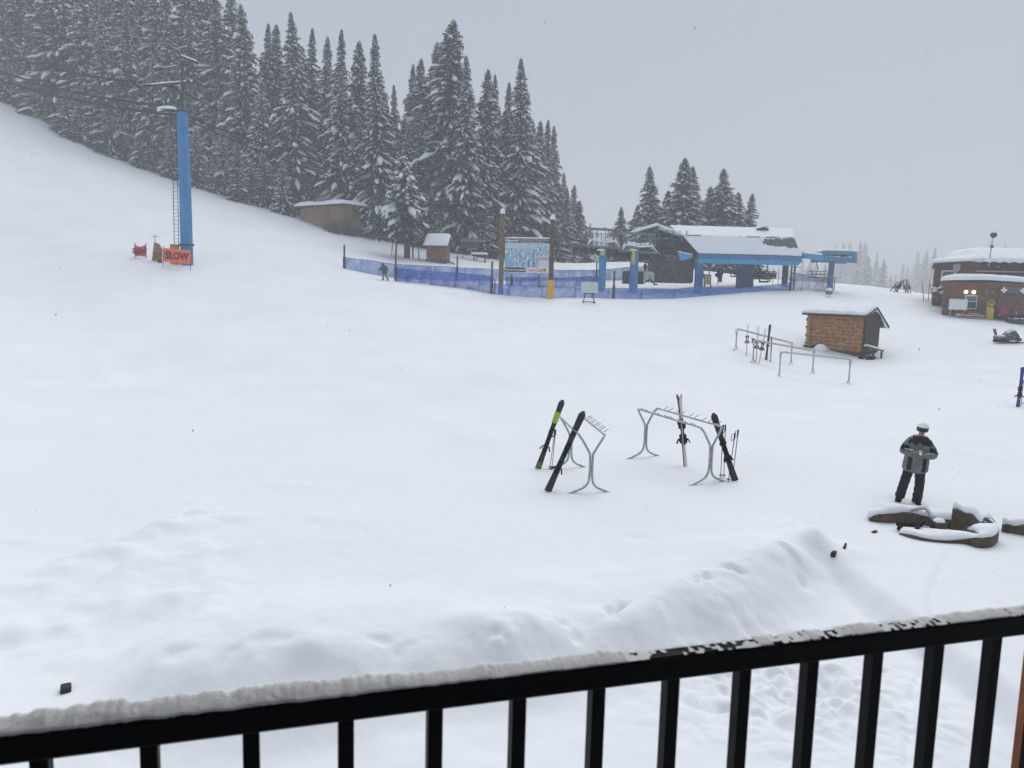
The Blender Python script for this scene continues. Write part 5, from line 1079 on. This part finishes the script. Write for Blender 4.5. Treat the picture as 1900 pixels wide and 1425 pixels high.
# wigwam of skis on the plateau
k = 0
tb = W(1672, 545, 88); tz = hz(tb.x, tb.y)
labs = ["outermost left skis of the wigwam on the plateau", "second skis from the left in the wigwam on the plateau", "third skis from the left in the wigwam on the plateau", "fourth skis from the left in the wigwam on the plateau", "pale skis leaning to the wigwam's peak", "skis right of the peak in the plateau wigwam", "second skis from the right in the plateau wigwam", "outermost right skis of the plateau wigwam"]
for (bx, by, tx, ty, dy) in [(1651, 547, 1666, 523, .3), (1658, 546, 1671, 521, -.3), (1662, 545.5, 1674, 520, .5), (1664, 546, 1673, 522, 0), (1663, 545.5, 1678, 519, -.4), (1681, 546, 1675, 521, .2), (1685, 545, 1681, 518, .5), (1690, 545.5, 1684.5, 519, -.2)]:
    p = W(bx, by, 88 + dy); p.z = max(p.z, hz(p.x, p.y)); skis(p, W(tx, ty, 88.2), labs[k], SKP if k == 4 else SKB, w=.13, roll=.8 * (k % 3), grp="skis of the plateau wigwam"); k += 1
rack(V((W(1662, 546, 88).x, 88.2, tz)), V((W(1684, 546, 88).x, 88.4, hz(W(1684, 546, 88).x, 88.4))), "small rack hidden under the wigwam of skis on the plateau", h=1.15, npeg=4, r=.03)
for px0, py0, px1, py1, lab in ((1713.5, 554, 1710.5, 521, "left of two thin bamboo wands by the brown building"), (1722.5, 553, 1725.5, 520, "right, darker one of two thin bamboo wands by the brown building")):
    p, q = W(px0, py0, 76), W(px1, py1, 76); m = MB(); m.tube([V((0, 0, 0)) - (q - p) * .2, q - p], .03, 6); tag(raw("bamboo_wand", m, BARK), lab, "wand", "bamboo wands").location = p
b = W(1538, 543, 80); t = thing("marker_drum", "round grey barrel end capped with snow near the outrigger post", "drum", (b.x, b.y, b.z)); m = MB(); m.tube([(0, -.28, .05), (0, .3, .05)], .29, 14); part("drum", m, mat("drum_grey", (.20, .21, .21), .7, .4, 5), t); m = MB(); m.ball((0, 0, .2), .36, 12, 6, (1, 1, .85), .04, zmin=0); part("snow_cap", m, SNOW, t, smooth=True)
# covered snowmobile
b = W(1868, 634, 58); t = thing("snowmobile", "dark snowmobile under a cover, parked in front of the brown building", "snowmobile", (b.x, b.y, hz(b.x, b.y)), R(10))
m = MB(); m.slab(lambda u, v: (-.35 + 1.25 * u, -.42 + .84 * v, .35 + .85 * (math.sin(math.pi * min(1, .12 + .95 * u)) ** .6) * (math.sin(math.pi * min(.999, max(.001, v))) ** .35) * (.55 + .6 * u if u < .75 else 1.0)), 18, 12, lambda u, v: .2); part("cover", m, mat("cover_fabric", (.05, .065, .07), .85, .4, 5, dust=.20, dust_scale=7), t, smooth=True)
m = MB(); m.box((-.55, 0, .42), (1.1, .5, .32), bev=.1); part("seat", m, mat("seat_grey", (.11, .12, .125), .8, .4, 5, dust=.3, dust_scale=8), t); m = MB(); m.beam((-.95, 0, .5), (-1.2, 0, 1.05), .16, .2, bev=.05); part("backrest", m, DSTEEL, t); m = MB(); m.box((-.5, 0, .16), (1.3, .4, .26), bev=.1); part("track", m, BLACK, t)
for y in (-.35, .35):
    m = MB(); m.tube(smooth_path([(.3, y, .08), (.9, y, .05), (1.3, y, .10), (1.45, y, .3)]), .045, 6); m.beam((.7, y, .1), (.55, y * .5, .5), .06); part("ski", m, BLACK, t)
# ------------------------------------------------------------------ people
def skin_mesh(verts, edges, sub=2):
    me = bpy.data.meshes.new("tmp"); me.from_pydata([v[:3] for v in verts], edges, []); o = bpy.data.objects.new("tmp", me); COL.objects.link(o)
    md = o.modifiers.new("s", 'SKIN'); md.use_smooth_shade = True
    for i, v in enumerate(verts):
        d = me.skin_vertices[0].data[i]; r = v[3]; d.radius = (r, v[4] if len(v) > 4 else r); d.use_root = i == 0
    if sub: ss = o.modifiers.new("u", 'SUBSURF'); ss.levels = sub; ss.render_levels = sub
    e = bpy.data.meshes.new_from_object(o.evaluated_get(bpy.context.evaluated_depsgraph_get())); bpy.data.objects.remove(o); bpy.data.meshes.remove(me); return e
def add_me(mb, me): return mb.add([v.co.copy() for v in me.vertices], [tuple(p.vertices) for p in me.polygons])
def chainE(n, o=0): return [(o + i, o + i + 1) for i in range(n - 1)]
SKIN = mat("skin", (.42, .20, .14), .6, .15, 20)
def hand(mb, wrist, dirv, palm_n, curl, s=1.0, mirror=1):
    """palm + five separate fingers; dirv = towards the knuckles, palm_n = out of the palm"""
    d = V(dirv).normalized(); n = V(palm_n).normalized(); w = d.cross(n).normalized() * mirror; W0 = V(wrist)
    add_me(mb, skin_mesh([(*W0, .026 * s, .02 * s), (*(W0 + d * .045 * s), .04 * s, .018 * s), (*(W0 + d * .085 * s), .042 * s, .016 * s)], chainE(3), 1))
    for off, L in ((.033, .068), (.011, .078), (-.011, .072), (-.033, .056)):
        p = W0 + d * .085 * s + w * off * s; pts = [p]; a = 0
        for seg in (.42, .32, .26): a += curl; pts.append(pts[-1] + (d * math.cos(a) + n * math.sin(a)) * L * seg * s)
        add_me(mb, skin_mesh([(*q, .0095 * s * (1 - .12 * i)) for i, q in enumerate(pts)], chainE(4), 1))
    p = W0 + d * .03 * s + w * .035 * s; q = p + (d * .6 + w * .6 + n * .35) * .045 * s; r_ = q + (d * .8 + n * .5 - w * .1) * .035 * s
    add_me(mb, skin_mesh([(*p, .012 * s), (*q, .011 * s), (*r_, .009 * s)], chainE(3), 1))
def human(name, lab, loc, rz, J, colr, Ht=1.8, tilt=0, face=True, fing=True):
    """J: joints in metres for a 1.8 m figure facing -Y. One continuous body; clothes, helmet and boots are its children."""
    t = thing(name, lab, "person", loc, rz); t.rotation_euler = (0, tilt, rz); k = Ht / 1.8; t.scale = (k, k, k)
    g = lambda n: V(J[n])
    pel, ch, nk, hd = g('pelvis'), g('chest'), g('neck'), g('head')
    up = (nk - pel).normalized(); mid = pel.lerp(ch, .5)
    vs = [(*pel, .135, .10), (*mid, .14, .10), (*ch, .16, .11), (*nk, .058), (*nk.lerp(hd, .5), .055), (*hd, .078, .09), (*(hd + (hd - nk).normalized() * .09), .06)]
    es = chainE(7); idx = {}
    for sd in ('l', 'r'):
        o = len(vs); pts = [(*g('sho_' + sd), .062), (*g('elb_' + sd), .046), (*g('wri_' + sd), .028)]; vs += pts; es += [(2, o), (o, o + 1), (o + 1, o + 2)]
        o = len(vs); vs += [(*g('hip_' + sd), .092), (*g('kne_' + sd), .06), (*g('ank_' + sd), .042), (*g('ank_' + sd).lerp(g('toe_' + sd), .7), .03)]; es += [(0, o), (o, o + 1), (o + 1, o + 2), (o + 2, o + 3)]
    mb = MB(); add_me(mb, skin_mesh(vs, es, 2))
    hn = V(J.get('look', (0, -1, -.25))).normalized(); side = hn.cross(V((0, 0, 1))).normalized(); hu = side.cross(hn)
    if face:      # nose, brow, chin, ears
        add_me(mb, skin_mesh([(*(hd + hn * .075 + hu * .025), .012), (*(hd + hn * .105 - hu * .005), .016), (*(hd + hn * .09 - hu * .018), .012)], chainE(3), 1))
        add_me(mb, skin_mesh([(*(hd + hn * .05 - hu * .06), .045), (*(hd + hn * .075 - hu * .085), .03)], chainE(2), 1))
        for s in (-1, 1): add_me(mb, skin_mesh([(*(hd + side * s * .085 + hu * .03), .014), (*(hd + side * s * .09 - hu * .03), .012)], chainE(2), 1))
        add_me(mb, skin_mesh([(*(hd + hn * .088 - hu * .048 - side * .022), .008), (*(hd + hn * .096 - hu * .05), .009), (*(hd + hn * .088 - hu * .048 + side * .022), .008)], chainE(3), 1))
    if fing:
        for sd, mr in (('l', 1), ('r', -1)):
            wv = g('wri_' + sd); dv = J.get('hd_' + sd, wv - g('elb_' + sd)); hand(mb, wv, dv, J.get('pn_' + sd, (0, 0, -1)), J.get('curl', .55), 1.0, mr)
    part("body", mb, SKIN, t, smooth=True)
    # trousers
    vs = [(*(pel + V((0, 0, .06))), .18, .14), (*(pel - V((0, 0, .03))), .175, .135)]; es = [(0, 1)]
    for sd in ('l', 'r'):
        o = len(vs); h_, kn, an = g('hip_' + sd), g('kne_' + sd), g('ank_' + sd); vs += [(*h_, .125), (*h_.lerp(kn, .55), .115), (*(kn + V((0, -.015, 0))), .104), (*kn.lerp(an, .45), .105), (*kn.lerp(an, .8), .108), (*(an + V((0, 0, -.01))), .113)]; es += [(1, o)] + chainE(6, o)
    mb = MB(); me = skin_mesh(vs, es, 2)
    for i, v in enumerate(me.vertices): v.co += V((1, 1, .4)) * (.014 * math.sin(v.co.z * 46 + v.co.x * 21) * math.sin(v.co.x * 33 + v.co.y * 30))
    add_me(mb, me); part("trousers", mb, colr['pants'], t, smooth=True)
    # jacket
    hem = pel + V((0, 0, -.25)); vs = [(*hem, .30, .22), (*(hem + up * .16), .285, .21), (*mid, .27, .20), (*ch, .27, .19), (*(ch.lerp(nk, .72)), .18, .14), (*(nk + up * .065), .115, .11)]; es = chainE(6)
    for sd in ('l', 'r'):
        o = len(vs); s_, e_, w_ = g('sho_' + sd), g('elb_' + sd), g('wri_' + sd); vs += [(*s_, .115), (*s_.lerp(e_, .5), .112), (*e_, .105), (*e_.lerp(w_, .55), .086), (*e_.lerp(w_, .97), .062)]; es += [(3, o)] + chainE(5, o)
    me = skin_mesh(vs, es, 2)
    for v in me.vertices: v.co += V((1, 1, .3)) * (.010 * math.sin(v.co.z * 38 + v.co.x * 17) * math.sin(v.co.x * 41 + v.co.y * 23))
    mb = MB(); add_me(mb, me); jk = raw("jacket", mb, colr['jacket'], t, smooth=True)
    if 'zones' in colr:
        for p in jk.data.polygons: p.material_index = colr['zones'](p.center)
    # boots
    for sd in ('l', 'r'):
        a, to = g('ank_' + sd), g('toe_' + sd); mb = MB(); add_me(mb, skin_mesh([(*(a + V((0, .02, .16))), .078), (*(a + V((0, .02, .0))), .075), (*a.lerp(to, .55), .078), (*(to + (to - a).normalized() * .03), .07)], chainE(4), 1)); part("boot", mb, colr.get('boot', BLACK), t, smooth=True)
    # helmet + goggles
    mb = MB(); c = hd + hu * .035 - hn * .012; o = len(mb.v)
    Mh = Matrix((side, -hn, hu)).transposed(); tmp = MB().ball((0, 0, 0), .131, 18, 10, (.92, 1.08, 1.0), 0, zmin=-.30); mb.add([Mh @ V(v) + c for v in tmp.v], tmp.f); hm = part("helmet", mb, colr['helmet'], t, smooth=True)
    if colr.get('cap'):
        tmp = MB().ball((0, 0, 0), .142, 18, 8, (.94, 1.08, 1.08), .012, zmin=.36); mb = MB(); mb.add([Mh @ V(v) + c for v in tmp.v], tmp.f); part("snow_cap", mb, SNOW, hm, smooth=True)
    mb = MB(); pts = [hd + hu * .052 + Mh @ V((.105 * math.sin(a), -.112 * math.cos(a) - .004, 0)) for a in np.linspace(-1.25, 1.25, 11)]; mb.tube(pts, [.016] + [.029] * 9 + [.016], 8); part("goggles", mb, colr.get('lens', BLACK), t, smooth=True)
    return t
GREY = mat("jacket_grey", (.17, .18, .19), .85, .25, 9, dust=.06, dust_scale=60, bump=.3, bscale=30); JBLK = mat("jacket_black", (.010, .010, .012), .8, .3, 9, dust=.07, dust_scale=70, bump=.3, bscale=30); PBLK = mat("trouser_black", (.009, .009, .011), .85, .3, 8, dust=.10, dust_scale=70, bump=.3, bscale=25)
def zones(c):
    x, y, z = c
    if z > 1.435 and abs(x) < .22: return 1
    if .76 < z < 1.05 and y < -.03 and (-.19 < x < -.065 or .065 < x < .19): return 1
    if abs(x) > .20 and 1.20 < z < 1.31: return 1
    if z > 1.355 and abs(x) < .235: return 1
    return 0
J = dict(pelvis=(0, .01, .93), chest=(.0, .02, 1.33), neck=(.0, .0, 1.50), head=(.0, -.055, 1.66), look=(-.12, -1, -.12),
         sho_l=(-.195, .01, 1.42), elb_l=(-.31, -.06, 1.13), wri_l=(-.095, -.31, 1.20), sho_r=(.195, .01, 1.42), elb_r=(.32, -.05, 1.12), wri_r=(.10, -.31, 1.17),
         hip_l=(-.095, .01, .88), kne_l=(-.16, -.03, .49), ank_l=(-.20, .02, .07), toe_l=(-.24, -.13, .02), hip_r=(.095, .01, .88), kne_r=(.14, -.035, .48), ank_r=(.15, .0, .05), toe_r=(.18, -.16, .02),
         hd_l=(.75, -.55, .12), hd_r=(-.75, -.5, .1), pn_l=(.3, .5, .6), pn_r=(-.3, .5, .6), curl=.5)
pb_ = gp(1686, 931)
human("person", "person in a grey and black ski jacket looking down at a phone", pb_ - V((0, 0, .03)), R(-20), J, dict(pants=PBLK, jacket=(GREY, JBLK), zones=zones, helmet=JBLK, cap=True, lens=mat("goggle_lens", (.012, .012, .02), .25)), 1.83, R(4.5))
pr = [o for o in COL.objects if o.name == "person"][0]
ph = thing("phone", "small pale phone held in the person's two hands", "phone", (0, 0, 0)); Mp = rootm(pr) @ Matrix.Translation((-.01, -.40, 1.225)) @ Matrix.Rotation(R(-35), 4, 'X')
m = MB(); m.box((0, 0, 0), (.075, .010, .15), bev=.004); part("shell", m, WHITE, ph); m = MB(); m.box((0, .006, 0), (.066, .003, .138)); part("screen", m, GLASS, ph); ph.matrix_basis = Mp @ Matrix.Scale(.75, 4)
# distant skier braking by the nets
Js = dict(pelvis=(.03, .08, .84), chest=(-.02, -.10, 1.18), neck=(-.04, -.20, 1.33), head=(-.06, -.30, 1.42), look=(-.1, -1, -.2), sho_l=(-.2, -.12, 1.26), elb_l=(-.36, -.15, 1.02), wri_l=(-.42, -.38, .86), sho_r=(.18, -.10, 1.26), elb_r=(.34, -.08, 1.02), wri_r=(.38, -.3, .84),
          hip_l=(-.09, .06, .8), kne_l=(-.11, -.08, .44), ank_l=(-.10, .0, .08), toe_l=(-.10, -.15, .04), hip_r=(.10, .06, .8), kne_r=(.20, -.06, .44), ank_r=(.34, .02, .08), toe_r=(.36, -.13, .04), hd_l=(0, -.6, -.3), hd_r=(0, -.6, -.3), curl=.8)
b = W(713, 522, 73); human("person", "far skier bending forward in a blue jacket and yellow green trousers", (b.x, b.y, hz(b.x, b.y)), R(-8), Js, dict(pants=mat("lime_trousers", (.28, .30, .02), .8, .2, 6), jacket=mat("teal_jacket", (.02, .06, .11), .8, .3, 6, dust=.05), helmet=BLACK), 1.8)
b0 = V((b.x, b.y, hz(b.x, b.y)))
for dx, rz, lab in ((-.12, .1, "skier's left ski half hidden in the powder"), (.36, .2, "skier's right ski half hidden in the powder")):
    m = MB(); m.slab(lambda u, v: (-.04 + .08 * v, -.9 + 1.6 * u, .03 + .25 * max(0, .12 - u)), 12, 2, .02); tag(raw("worn_ski", m, SKW), lab, "ski", "skis worn by the far skier").location = b0 + V((dx, 0, .0))
# two dark figures at the station
Jt = dict(pelvis=(0, 0, .93), chest=(0, 0, 1.33), neck=(0, -.01, 1.5), head=(0, -.04, 1.62), look=(0, -1, -.1), sho_l=(-.19, 0, 1.42), elb_l=(-.27, .02, 1.14), wri_l=(-.25, -.12, .92), sho_r=(.19, 0, 1.42), elb_r=(.27, .02, 1.14), wri_r=(.25, -.12, .92), hip_l=(-.09, 0, .88), kne_l=(-.1, -.02, .48), ank_l=(-.1, 0, .07), toe_l=(-.11, -.14, .03), hip_r=(.09, 0, .88), kne_r=(.1, -.02, .48), ank_r=(.1, 0, .07), toe_r=(.11, -.14, .03), curl=.5)
dk = dict(pants=PBLK, jacket=JBLK, helmet=JBLK)
b = W(1336, 524, 87); human("person", "dark figure standing behind the diamond sign under the canopy", (b.x, b.y, b.z), R(-20), Jt, dk, 1.85, fing=True)
b = W(1197, 503, 84); human("person", "dark figure by the white cabinet beside the station's machine housing", (b.x, b.y, b.z - .35), R(40), Jt, dk, 1.35, fing=True)

# ------------------------------------------------------------------ fire pit ring and timbers in front of the person
STN = mat("weathered_timber", (.10, .072, .052), .9, .45, 5, bump=.6, bscale=16, dust=.08, dust_scale=16)
def wall_strip(name, lab, pix, thick, z_in, cat="wall", snow=.10, par=None, wide=None):
    """pix: (px, top py, bottom py); top edge on the near/visible face, world height from the ground below"""
    c = Wz(pix[0][0], pix[0][2], .1); t = thing(name, lab, cat, (c.x, c.y, 0)); P_ = []
    for px, ty, by in pix:
        q = Wz(px, by, z_in); d = ray(px, ty); d = d / d.y; top = EYE + d * q.y; P_.append((q, top.z))
    n = len(P_); m = MB(); S = MB()
    pts = smooth_path([p for p, _ in P_], 6); hs = np.interp(np.linspace(0, n - 1, len(pts)), range(n), [h for _, h in P_]); back = []
    for i, p in enumerate(pts):
        tg = (pts[min(i + 1, len(pts) - 1)] - pts[max(0, i - 1)]); tg.z = 0; tg.normalize(); nrm = V((-tg.y, tg.x, 0)); 
        if thick < 0: nrm = -nrm
        back.append(p + nrm * abs(thick))
    vs = []
    for p, bk, h in zip(pts, back, hs): vs += [V((p.x, p.y, -.3)), V((p.x, p.y, h)), V((bk.x, bk.y, h)), V((bk.x, bk.y, -.3))]
    N_ = len(pts); m.add(vs, [(4 * i + j, 4 * i + 4 + j, 4 * i + 4 + (j + 1) % 4, 4 * i + (j + 1) % 4) for i in range(N_ - 1) for j in range(4)] + [(0, 1, 2, 3), (4 * N_ - 1, 4 * N_ - 2, 4 * N_ - 3, 4 * N_ - 4)]); partw("timber_wall", m, STN, t)
    def fn(u, v):
        f = u * (N_ - 1); i = min(int(f), N_ - 2); q = f - i; p = pts[i].lerp(pts[i + 1], q); bk = back[i].lerp(back[i + 1], q); h = hs[i] * (1 - q) + hs[i + 1] * q; pt = p.lerp(bk, -.02 + 1.25 * v)
        e = min(1, 5 * v + .25); return (pt.x, pt.y, h + .012 + snow * e * (1 if v < .8 else (1 - v) * 5 * .8 + .1) + .02 * math.sin(13 * u + 5 * v))
    S.slab(fn, N_ * 2, 8, .03); partw("snow_cap", S, SNOW, t, smooth=True); return t
wall_strip("fire_pit_wall", "far curved half of the timber fire pit wall nearest the person's boots", [(1612, 961.5, 962.5), (1628, 956, 964.5), (1648, 951.5, 965.5), (1676, 951, 965.5), (1704, 956, 968.5), (1736, 961, 972.5), (1768, 966, 977)], .36, .06)
wall_strip("fire_pit_wall", "tall pointed bench back at the right side of the fire pit", [(1764, 943, 977), (1780, 947.5, 980.5), (1797, 953.5, 985), (1809, 961, 989), (1819, 970, 993)], .26, .06)
wall_strip("fire_pit_wall", "near curved half of the fire pit wall with a broad snow top", [(1668, 989, 992), (1690, 993.5, 999), (1714, 997.5, 1004), (1752, 1000.5, 1008), (1790, 1000.5, 1010), (1812, 999, 1017), (1830, 995.5, 1018), (1844, 990, 1014), (1852, 983, 1005)], .36, .0, snow=.07)
wall_strip("retaining_wall", "straight low timber wall running out of the picture beside the fire pit", [(1858, 973, 983), (1880, 974.5, 987), (1905, 976, 992), (1960, 979, 998)], .22, .06)
for px, py, lab in ((1744, 982, "snow covered cinder block standing inside the fire pit"),):
    b = Wz(px, py, .1); t = thing("stone_block", lab, "block", (b.x, b.y, 0)); m = MB(); m.box((0, 0, .08), (.18, .16, .36), bev=.02); part("stone", m, STN, t); m = MB(); m.ball((-.03, 0, .26), .11, 10, 5, (1, 1, .6), .04, zmin=0); part("snow_cap", m, SNOW, t, smooth=True)
b = Wz(1690, 978, .08); m = MB(); g = random.Random(5)
for k in range(5): m.tube([(g.uniform(-.3, .5), g.uniform(-.2, .2), .05), (g.uniform(-.3, .5), g.uniform(-.2, .2), .12)], .045, 7)
tag(raw("half_burnt_log", m, BLACK), "charred wood showing through the snow inside the fire pit", "firewood").location = (b.x, b.y, .02)
b = Wz(1714, 966, .1); t = thing("fire_poker", "snowy bent iron bar across the fire pit's middle", "poker", (b.x, b.y, .05)); m = MB(); m.tube(smooth_path([(-.25, .1, .22), (.0, .0, .3), (.12, -.1, .12), (.3, -.2, .02)]), .03, 7); part("bar", m, STEEL, t); m = MB(); m.tube(smooth_path([(-.25, .1, .255), (0, 0, .335), (.12, -.1, .155)]), .03, 7); part("snow_cap", m, SNOW, t, smooth=True)
TE = mat("dark_timber_end", (.03, .022, .018), .9, .4, 8)
for px, py, rz, d, lab in ((113, 1288, .5, (.11, .15, .085), "sawn end of a buried beam at the snow bank's left foot"), (1552, 1031, -.6, (.08, .22, .09), "dark beam end at the snow bank's right end"), (1572, 1017, -.5, (.04, .3, .05), "tiny dark stick tip just past the bank's right end"), (1627, 989, -.9, (.07, .16, .025), "thin dark twig lying left of the fire pit")):
    b = gp(px, py + 2); m = MB(); m.box((0, .1, .02), d, rz=rz, bev=.012); tag(raw("timber_end", m, TE), lab, "timber", "timber bits poking out of the snow").location = b

# ------------------------------------------------------------------ balcony railing, post and the lodge behind the viewer
zr = EYE.z - .50
a = Wz(0, 1366, zr); c = Wz(1900, 1141, zr); d = (c - a); d.z = 0; dn = d.normalized()
rz = math.atan2(dn.y, dn.x); rl = thing("balcony_railing", "black metal balcony railing with snow on its top rail", "railing", a, rz)
inv = rootm(rl).inverted(); Ltot = d.length
TH = .036
m = MB(); m.box((Ltot / 2, .013, -TH / 2), (Ltot + 2.4, .028, TH), bev=.004); part("top_rail", m, BLACK, rl)
def along(px, py):
    o = inv @ EYE; dd = inv.to_3x3() @ ray(px, py); t = (0.0 - o.y) / dd.y; return (o + dd * t).x
xs = [along(px, py) for px, py in ((75, 1405), (278, 1375), (467, 1348), (643, 1325), (808, 1300), (963, 1278), (1111, 1255), (1249, 1240), (1385, 1222), (1513, 1207), (1636, 1193), (1752, 1180), (1862, 1168))]
sp = np.polyfit(range(len(xs)), xs, 1); print("RAIL spacing", sp, "resid", np.round(np.array(xs) - np.polyval(sp, range(len(xs))), 3), "L", Ltot)
for k in range(-5, len(xs) + 4):
    x = float(np.polyval(sp, k)); 
    if 0 <= k < len(xs): x = .5 * x + .5 * xs[k]
    m = MB(); m.box((x, .013, -TH - .47), (.019, .019, .94)); part("baluster", m, BLACK, rl)
m = MB(); m.box((Ltot / 2, .02, -TH - .955), (Ltot + 2.4, .035, .03), bev=.004); part("bottom_rail", m, BLACK, rl)
m = MB(); n = 2600; prof = 11; g = np.random.default_rng(5)
X = np.linspace(-1.0, Ltot + 1.0, n); u = X / Ltot
pxu = np.interp(u, [-.3, 0, .12, .2, .28, .36, .42, .46, .50, .56, .62, .66, .70, .74, .8, .86, .93, 1.0, 1.2], [27, 27, 27, 26, 25, 16, 14, 14, 12, 4.0, 2.0, 6, 11, 7, 9, 8, 9, 13, 14]) / 1000
hh = np.maximum(.0015, pxu * .56 + .004 * vnoise(X, X * 0, .06, 3) + .003 * vnoise(X, X * 0, .018, 4) * np.minimum(1, pxu / .009) + .002 * vnoise(X, X * 0, .006, 5))
NF3 = fbm(np.repeat(X[:, None], prof, 1), np.repeat(np.arange(prof)[None] * .004, n, 0), .006, 23, 2); NF2 = fbm(np.repeat(X[:, None], prof, 1), np.repeat(np.arange(prof)[None] * .004, n, 0), .016, 19, 3)
for i in range(n):
    for j in range(prof):
        t = j / (prof - 1); y = .000 + .027 * t; e = (.10 + .9 * (min(1, t / .72)) ** .8) * (1 if t < .8 else 1 - .6 * (t - .8) / .2)
        m.v.append((X[i] + g.normal() * .0003, y + .003 * float(NF2[i, j]) * min(1, hh[i] / .012) - .006 * (1 - t) * math.sin(math.pi * min(1, hh[i] / .03)), .0008 + hh[i] * e + (.003 * float(NF2[i, j]) + .0022 * float(NF3[i, j])) * e * min(1, hh[i] / .012) + g.normal() * .0002))
for i in range(n - 1):
    for j in range(prof - 1):
        if hh[i] < .0045 and vnoise(np.array([X[i]]), np.array([j * .0027]), .007, 12)[0] + (hh[i] - .003) * 110 < -.02: continue
        q = i * prof + j; m.f.append((q, q + 1, q + prof + 1, q + prof))
    if hh[i] < .0045: continue
    m.f.append((i * prof, i * prof + prof, i * prof + 2 * prof - 1, i * prof + prof - 1))
part("snow_cap", m, SNOWR, rl, smooth=True)
pp = W(1893, 1330, 1.62); t = thing("balcony_post", "orange brown wooden post at the right end of the railing", "post", (pp.x + .107, pp.y + .06, 3.0), rz); m = MB(); m.box((0, 0, 2.0), (.09, .09, 4.3), bev=.006); part("timber", m, mat("stained_post", (.30, .085, .018), .6, .3, 9, bump=.3, bscale=30), t); m = MB(); m.box((0, 0, -.1), (.13, .13, .1), bev=.004); part("foot", m, DWOOD, t)
lg = thing("lodge", "brown lodge wall and balcony deck that the railing belongs to", "building", (0, -2.4, 0), rz * .0)
m = MB(); m.box((0, -2, 4.5), (26, 4, 11)); part("wall", m, mat("lodge_boards", (.05, .045, .045), .85, .3, 2, wave=('Z', 1.6, .6)), lg); m = MB(); m.box((0, 1.3, 2.9), (9, 2.7, .16)); part("deck", m, DWOOD, lg); m = MB(); m.box((0, 1.85, 6.3), (14, 3.7, .18)); part("shade_eave", m, DWOOD, lg)  # unseen eave added and lengthened to keep the rail snow in shade
m = MB(); m.box((0, .02, 4.0), (1.8, .06, 2.1)); part("window", m, GLASS, lg)

# ------------------------------------------------------------------ falling snow
m = MB(); g = random.Random(99)
OCT = [(1, 0, 0), (-1, 0, 0), (0, 1, 0), (0, -1, 0), (0, 0, 1), (0, 0, -1)]; OF = [(0, 2, 4), (2, 1, 4), (1, 3, 4), (3, 0, 4), (2, 0, 5), (1, 2, 5), (3, 1, 5), (0, 3, 5)]
def flake(p, r):
    m.add([p + V((a * r * g.uniform(.6, 1.2), b * r * g.uniform(.6, 1.2), c * r * g.uniform(.8, 1.7))) for a, b, c in OCT], OF)
NF = 52000
YY = 4.5 + 100 * RNG.random(NF) ** .50; PX = RNG.uniform(-250, 2150, NF); PY = RNG.uniform(-150, 1500, NF)
D0 = np.array(_f) * F_PX + np.outer(PX - CX, np.array(_r)) - np.outer(PY - CY, np.array(_u)); PT = np.array(EYE) + D0 * (YY / D0[:, 1])[:, None]
GZ = H(PT[:, 0], PT[:, 1], False); ok = (PT[:, 2] > .2) & ((YY < 20) | (PT[:, 2] > GZ + .3)); cnt = 0
for p, Y, k in zip(PT, YY, ok):
    if not k or cnt >= 42000: continue
    flake(V(p), g.choice((.004, .0045, .005, .006, .0075)) * (1 + .045 * Y)); cnt += 1
tag(raw("falling_snow", m, mat("flake", (.80, .82, .85), .9, spec=.1)), "snowflakes drifting through the air", kind="stuff")

# ------------------------------------------------------------------ haze, sky and light
hb = MB(); hb.box((0, 395, 38), (2000, 870, 110)); hm = bpy.data.materials.new("snowy_air"); hm.use_nodes = True; N = hm.node_tree.nodes; hm.node_tree.links.clear()
N.remove(N["Principled BSDF"]); pv = N.new("ShaderNodeVolumePrincipled"); pv.inputs["Color"].default_value = (.955, .965, .98, 1); pv.inputs["Density"].default_value = HAZE; pv.inputs["Anisotropy"].default_value = 0.0
hm.node_tree.links.new(pv.outputs[0], N["Material Output"].inputs["Volume"]); hz_o = raw("haze", hb, hm); tag(hz_o, "pale air thick with fine falling snow", kind="stuff")
SUN_EL, SUN_AZ = R(55), R(25)
w = bpy.data.worlds.new("World"); SC.world = w; w.use_nodes = True; N = w.node_tree.nodes; L = w.node_tree.links; bg = N["Background"]; bg.inputs["Strength"].default_value = .1
sk = N.new("ShaderNodeTexSky"); sk.sky_type = 'NISHITA'; sk.sun_disc = False; sk.sun_elevation = SUN_EL; sk.sun_rotation = SUN_AZ; sk.dust_density = 4; sk.air_density = 1.2
hs = N.new("ShaderNodeHueSaturation"); hs.inputs["Saturation"].default_value = .25; L.new(sk.outputs[0], hs.inputs["Color"])
mx = N.new("ShaderNodeMix"); mx.data_type = 'RGBA'; mx.inputs[0].default_value = .88; L.new(hs.outputs[0], mx.inputs[6]); mx.inputs[7].default_value = (*SKYC, 1); L.new(mx.outputs[2], bg.inputs["Color"])
sd = bpy.data.lights.new("sun", 'SUN'); sd.energy = SUNE; sd.angle = R(60); sd.color = (1, .97, .93); so = bpy.data.objects.new("sun", sd); COL.objects.link(so)
dv = V((math.sin(SUN_AZ) * math.cos(SUN_EL), math.cos(SUN_AZ) * math.cos(SUN_EL), math.sin(SUN_EL))); so.rotation_euler = dv.to_track_quat('Z', 'Y').to_euler(); so.location = (0, 0, 200)
SC.view_settings.view_transform = 'Standard'; SC.view_settings.look = 'None'; SC.view_settings.gamma = 1; SC.view_settings.exposure = EXPO
cy = SC.cycles; cy.max_bounces = 6; cy.diffuse_bounces = 3; cy.glossy_bounces = 2; cy.transparent_max_bounces = 12; cy.volume_bounces = 1; cy.use_denoising = True; cy.caustics_reflective = False; cy.caustics_refractive = False
try: cy.denoiser = 'OPENIMAGEDENOISE'
except Exception: pass
